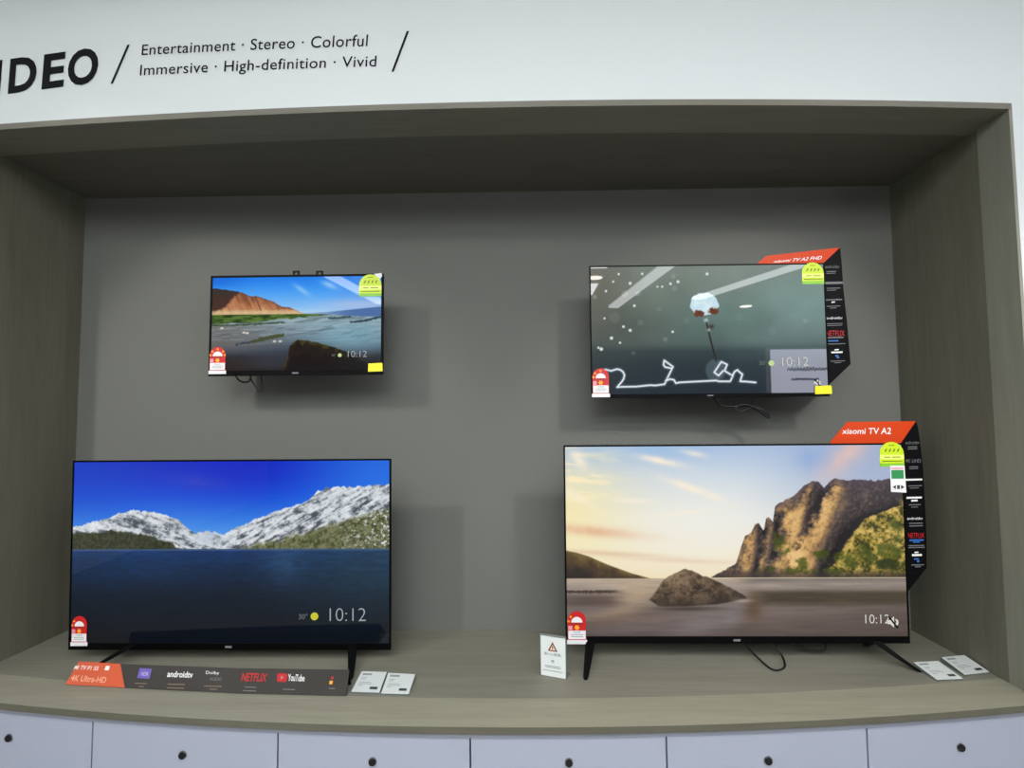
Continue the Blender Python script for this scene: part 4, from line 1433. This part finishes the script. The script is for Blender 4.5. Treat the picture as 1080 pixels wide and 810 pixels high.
# ------------------------------------------------------------------ price cards lying on the counter
def price_card(label, corners):
    """clear wedge holder with a white card; corners bl br tr tl in the photograph"""
    zc = ZT + 0.012
    bl, br = atZ(*corners[0], ZT + 0.006), atZ(*corners[1], ZT + 0.006)
    tr, tl = atZ(*corners[2], ZT + 0.018), atZ(*corners[3], ZT + 0.018)
    o = np.array([(bl[0] + tr[0]) / 2, (bl[1] + tr[1]) / 2, ZT])
    t = thing('price_card', o, label, 'price card', 'white cards lying on the counter')
    r = lambda P: np.asarray(P) - o
    dn = np.array([0, 0, 1.0])
    top = [r(bl), r(br), r(tr), r(tl)]
    bot = [np.array([p[0], p[1], 0.0003]) for p in top]
    # wedge holder
    c = sum(top) / 4
    grow = lambda p, k: np.array([c[0] + (p[0] - c[0]) * k, c[1] + (p[1] - c[1]) * k, p[2]])
    obj('holder', hexa(NB(), [grow(p, 1.03) for p in bot], [grow(p, 1.03) - dn * 0.0012 for p in top]), M_CLEAR, t)
    f = quad_fn(*top)
    obj('card', hexa(NB(), [p - dn * 0.0010 for p in top], top), M_PAPER, t)
    up = lambda u, v, h=0.0007: f(u, v) + dn * h

    def patch(bm, u0, v0, u1, v1):
        bm.faces.new([bm.verts.new([float(k) for k in up(u, v)]) for u, v in ((u0, v0), (u1, v0), (u1, v1), (u0, v1))])
    bm = NB()
    patch(bm, .60, .12, .88, .24)
    obj('price_block', bm, M_INK, t)
    for u0, v0, u1, v1 in ((.10, .80, .46, .90), (.12, .66, .34, .685), (.12, .58, .30, .605), (.12, .44, .55, .465), (.12, .36, .62, .385), (.12, .28, .30, .305)):
        bm = NB()
        patch(bm, u0, v0, u1, v1)
        obj('print_line', bm, M_GINK, t)
    return t


price_card('white card in clear holder on the counter, right beside the snowy television leg', [(370.5, 729.2), (400, 730.2), (408, 708.6), (381.5, 708)])
price_card('white card in clear holder on the counter, second right of the snowy television leg', [(402, 731), (431, 731.6), (438, 711), (409.5, 709.6)])
price_card('white card on the counter touching the right foot of the rocky beach television', [(988, 716.6), (1015.5, 715.4), (989.5, 697.0), (963.5, 698.4)])
price_card('white card on the counter closest to the right wall', [(1017.5, 711.4), (1043.5, 708.4), (1017, 690.8), (993, 693.2)])

# ------------------------------------------------------------------ warning sign
bl, br = atZ(570.6, 711.6, ZT + 0.002), atZ(596.6, 716.2, ZT + 0.002)
tl, tr = atY(571.8, 669.8, bl[1]), atY(597.4, 674.2, br[1])
zt_ = (tl[2] + tr[2]) / 2
o = np.array([(bl[0] + br[0]) / 2, (bl[1] + br[1]) / 2, ZT])
ws = thing('warning_sign', o, 'small upright white sign with a brown warning triangle on the counter', 'sign')
r = lambda P: np.asarray(P) - o
q = quad_fn(r(bl), r(br), r((br[0], br[1], zt_)), r((bl[0], bl[1], zt_)))
dx = r(br) - r(bl)
nn = np.array([dx[1], -dx[0], 0]) / np.linalg.norm(dx[:2])
if nn[1] > 0:
    nn = -nn
pane = lambda u0, v0, u1, v1: [q(u0, v0), q(u1, v0), q(u1, v1), q(u0, v1)]
obj('card', hexa(NB(), [p - nn * 0.0008 for p in pane(0, 0, 1, 1)], pane(0, 0, 1, 1)), M_PAPER, ws)
bm = NB()
hexa(bm, [p - nn * 0.0035 for p in pane(-.03, -.012, 1.03, 1.05)], [p - nn * 0.0010 for p in pane(-.03, -.012, 1.03, 1.05)])
foot = pane(-.03, -.012, 1.03, .01)
fl0, fl1 = foot[0].copy(), foot[1].copy()
fl0[2] = fl1[2] = 0.0004
hexa(bm, [fl0 - nn * 0.0036, fl1 - nn * 0.0036, fl1 - nn * 0.045, fl0 - nn * 0.045],
     [p + np.array([0, 0, 0.0025]) for p in (fl0 - nn * 0.0036, fl1 - nn * 0.0036, fl1 - nn * 0.045, fl0 - nn * 0.045)])
obj('acrylic_holder', bm, M_CLEAR, ws)


def wpoly(bm, pts, h=0.0005):
    bm.faces.new([bm.verts.new([float(k) for k in q(u, v) + nn * h]) for u, v in pts])


bm = NB()
wpoly(bm, [(.29, .64), (.69, .64), (.49, .88)], 0.0004)
tri = obj('warning_triangle', bm, M_BROWN, ws)
bm = NB()
wpoly(bm, [(.375, .67), (.605, .67), (.49, .81)], 0.0007)
obj('triangle_fill', bm, M_PALEOR, tri)
bm = NB()
wpoly(bm, [(.47, .70), (.51, .70), (.515, .77), (.465, .77)], 0.0010)
wpoly(bm, [(.472, .676), (.508, .676), (.508, .692), (.472, .692)], 0.0010)
obj('exclamation_mark', bm, M_BROWN, tri)
text_obj('warning_text', '请小心玻璃。', M_INK, ws, lambda u, v: q(.13 + u * .72, .525 + v * .08) + nn * 0.0005)
for u0, v0, u1, v1 in ((.43, .37, .55, .42), (.45, .345, .53, .36), (.17, .255, .80, .275), (.17, .22, .82, .24), (.08, .135, .88, .155)):
    bm = NB()
    wpoly(bm, [(u0, v0), (u1, v0), (u1, v1), (u0, v1)])
    obj('print_line', bm, M_GINK, ws)
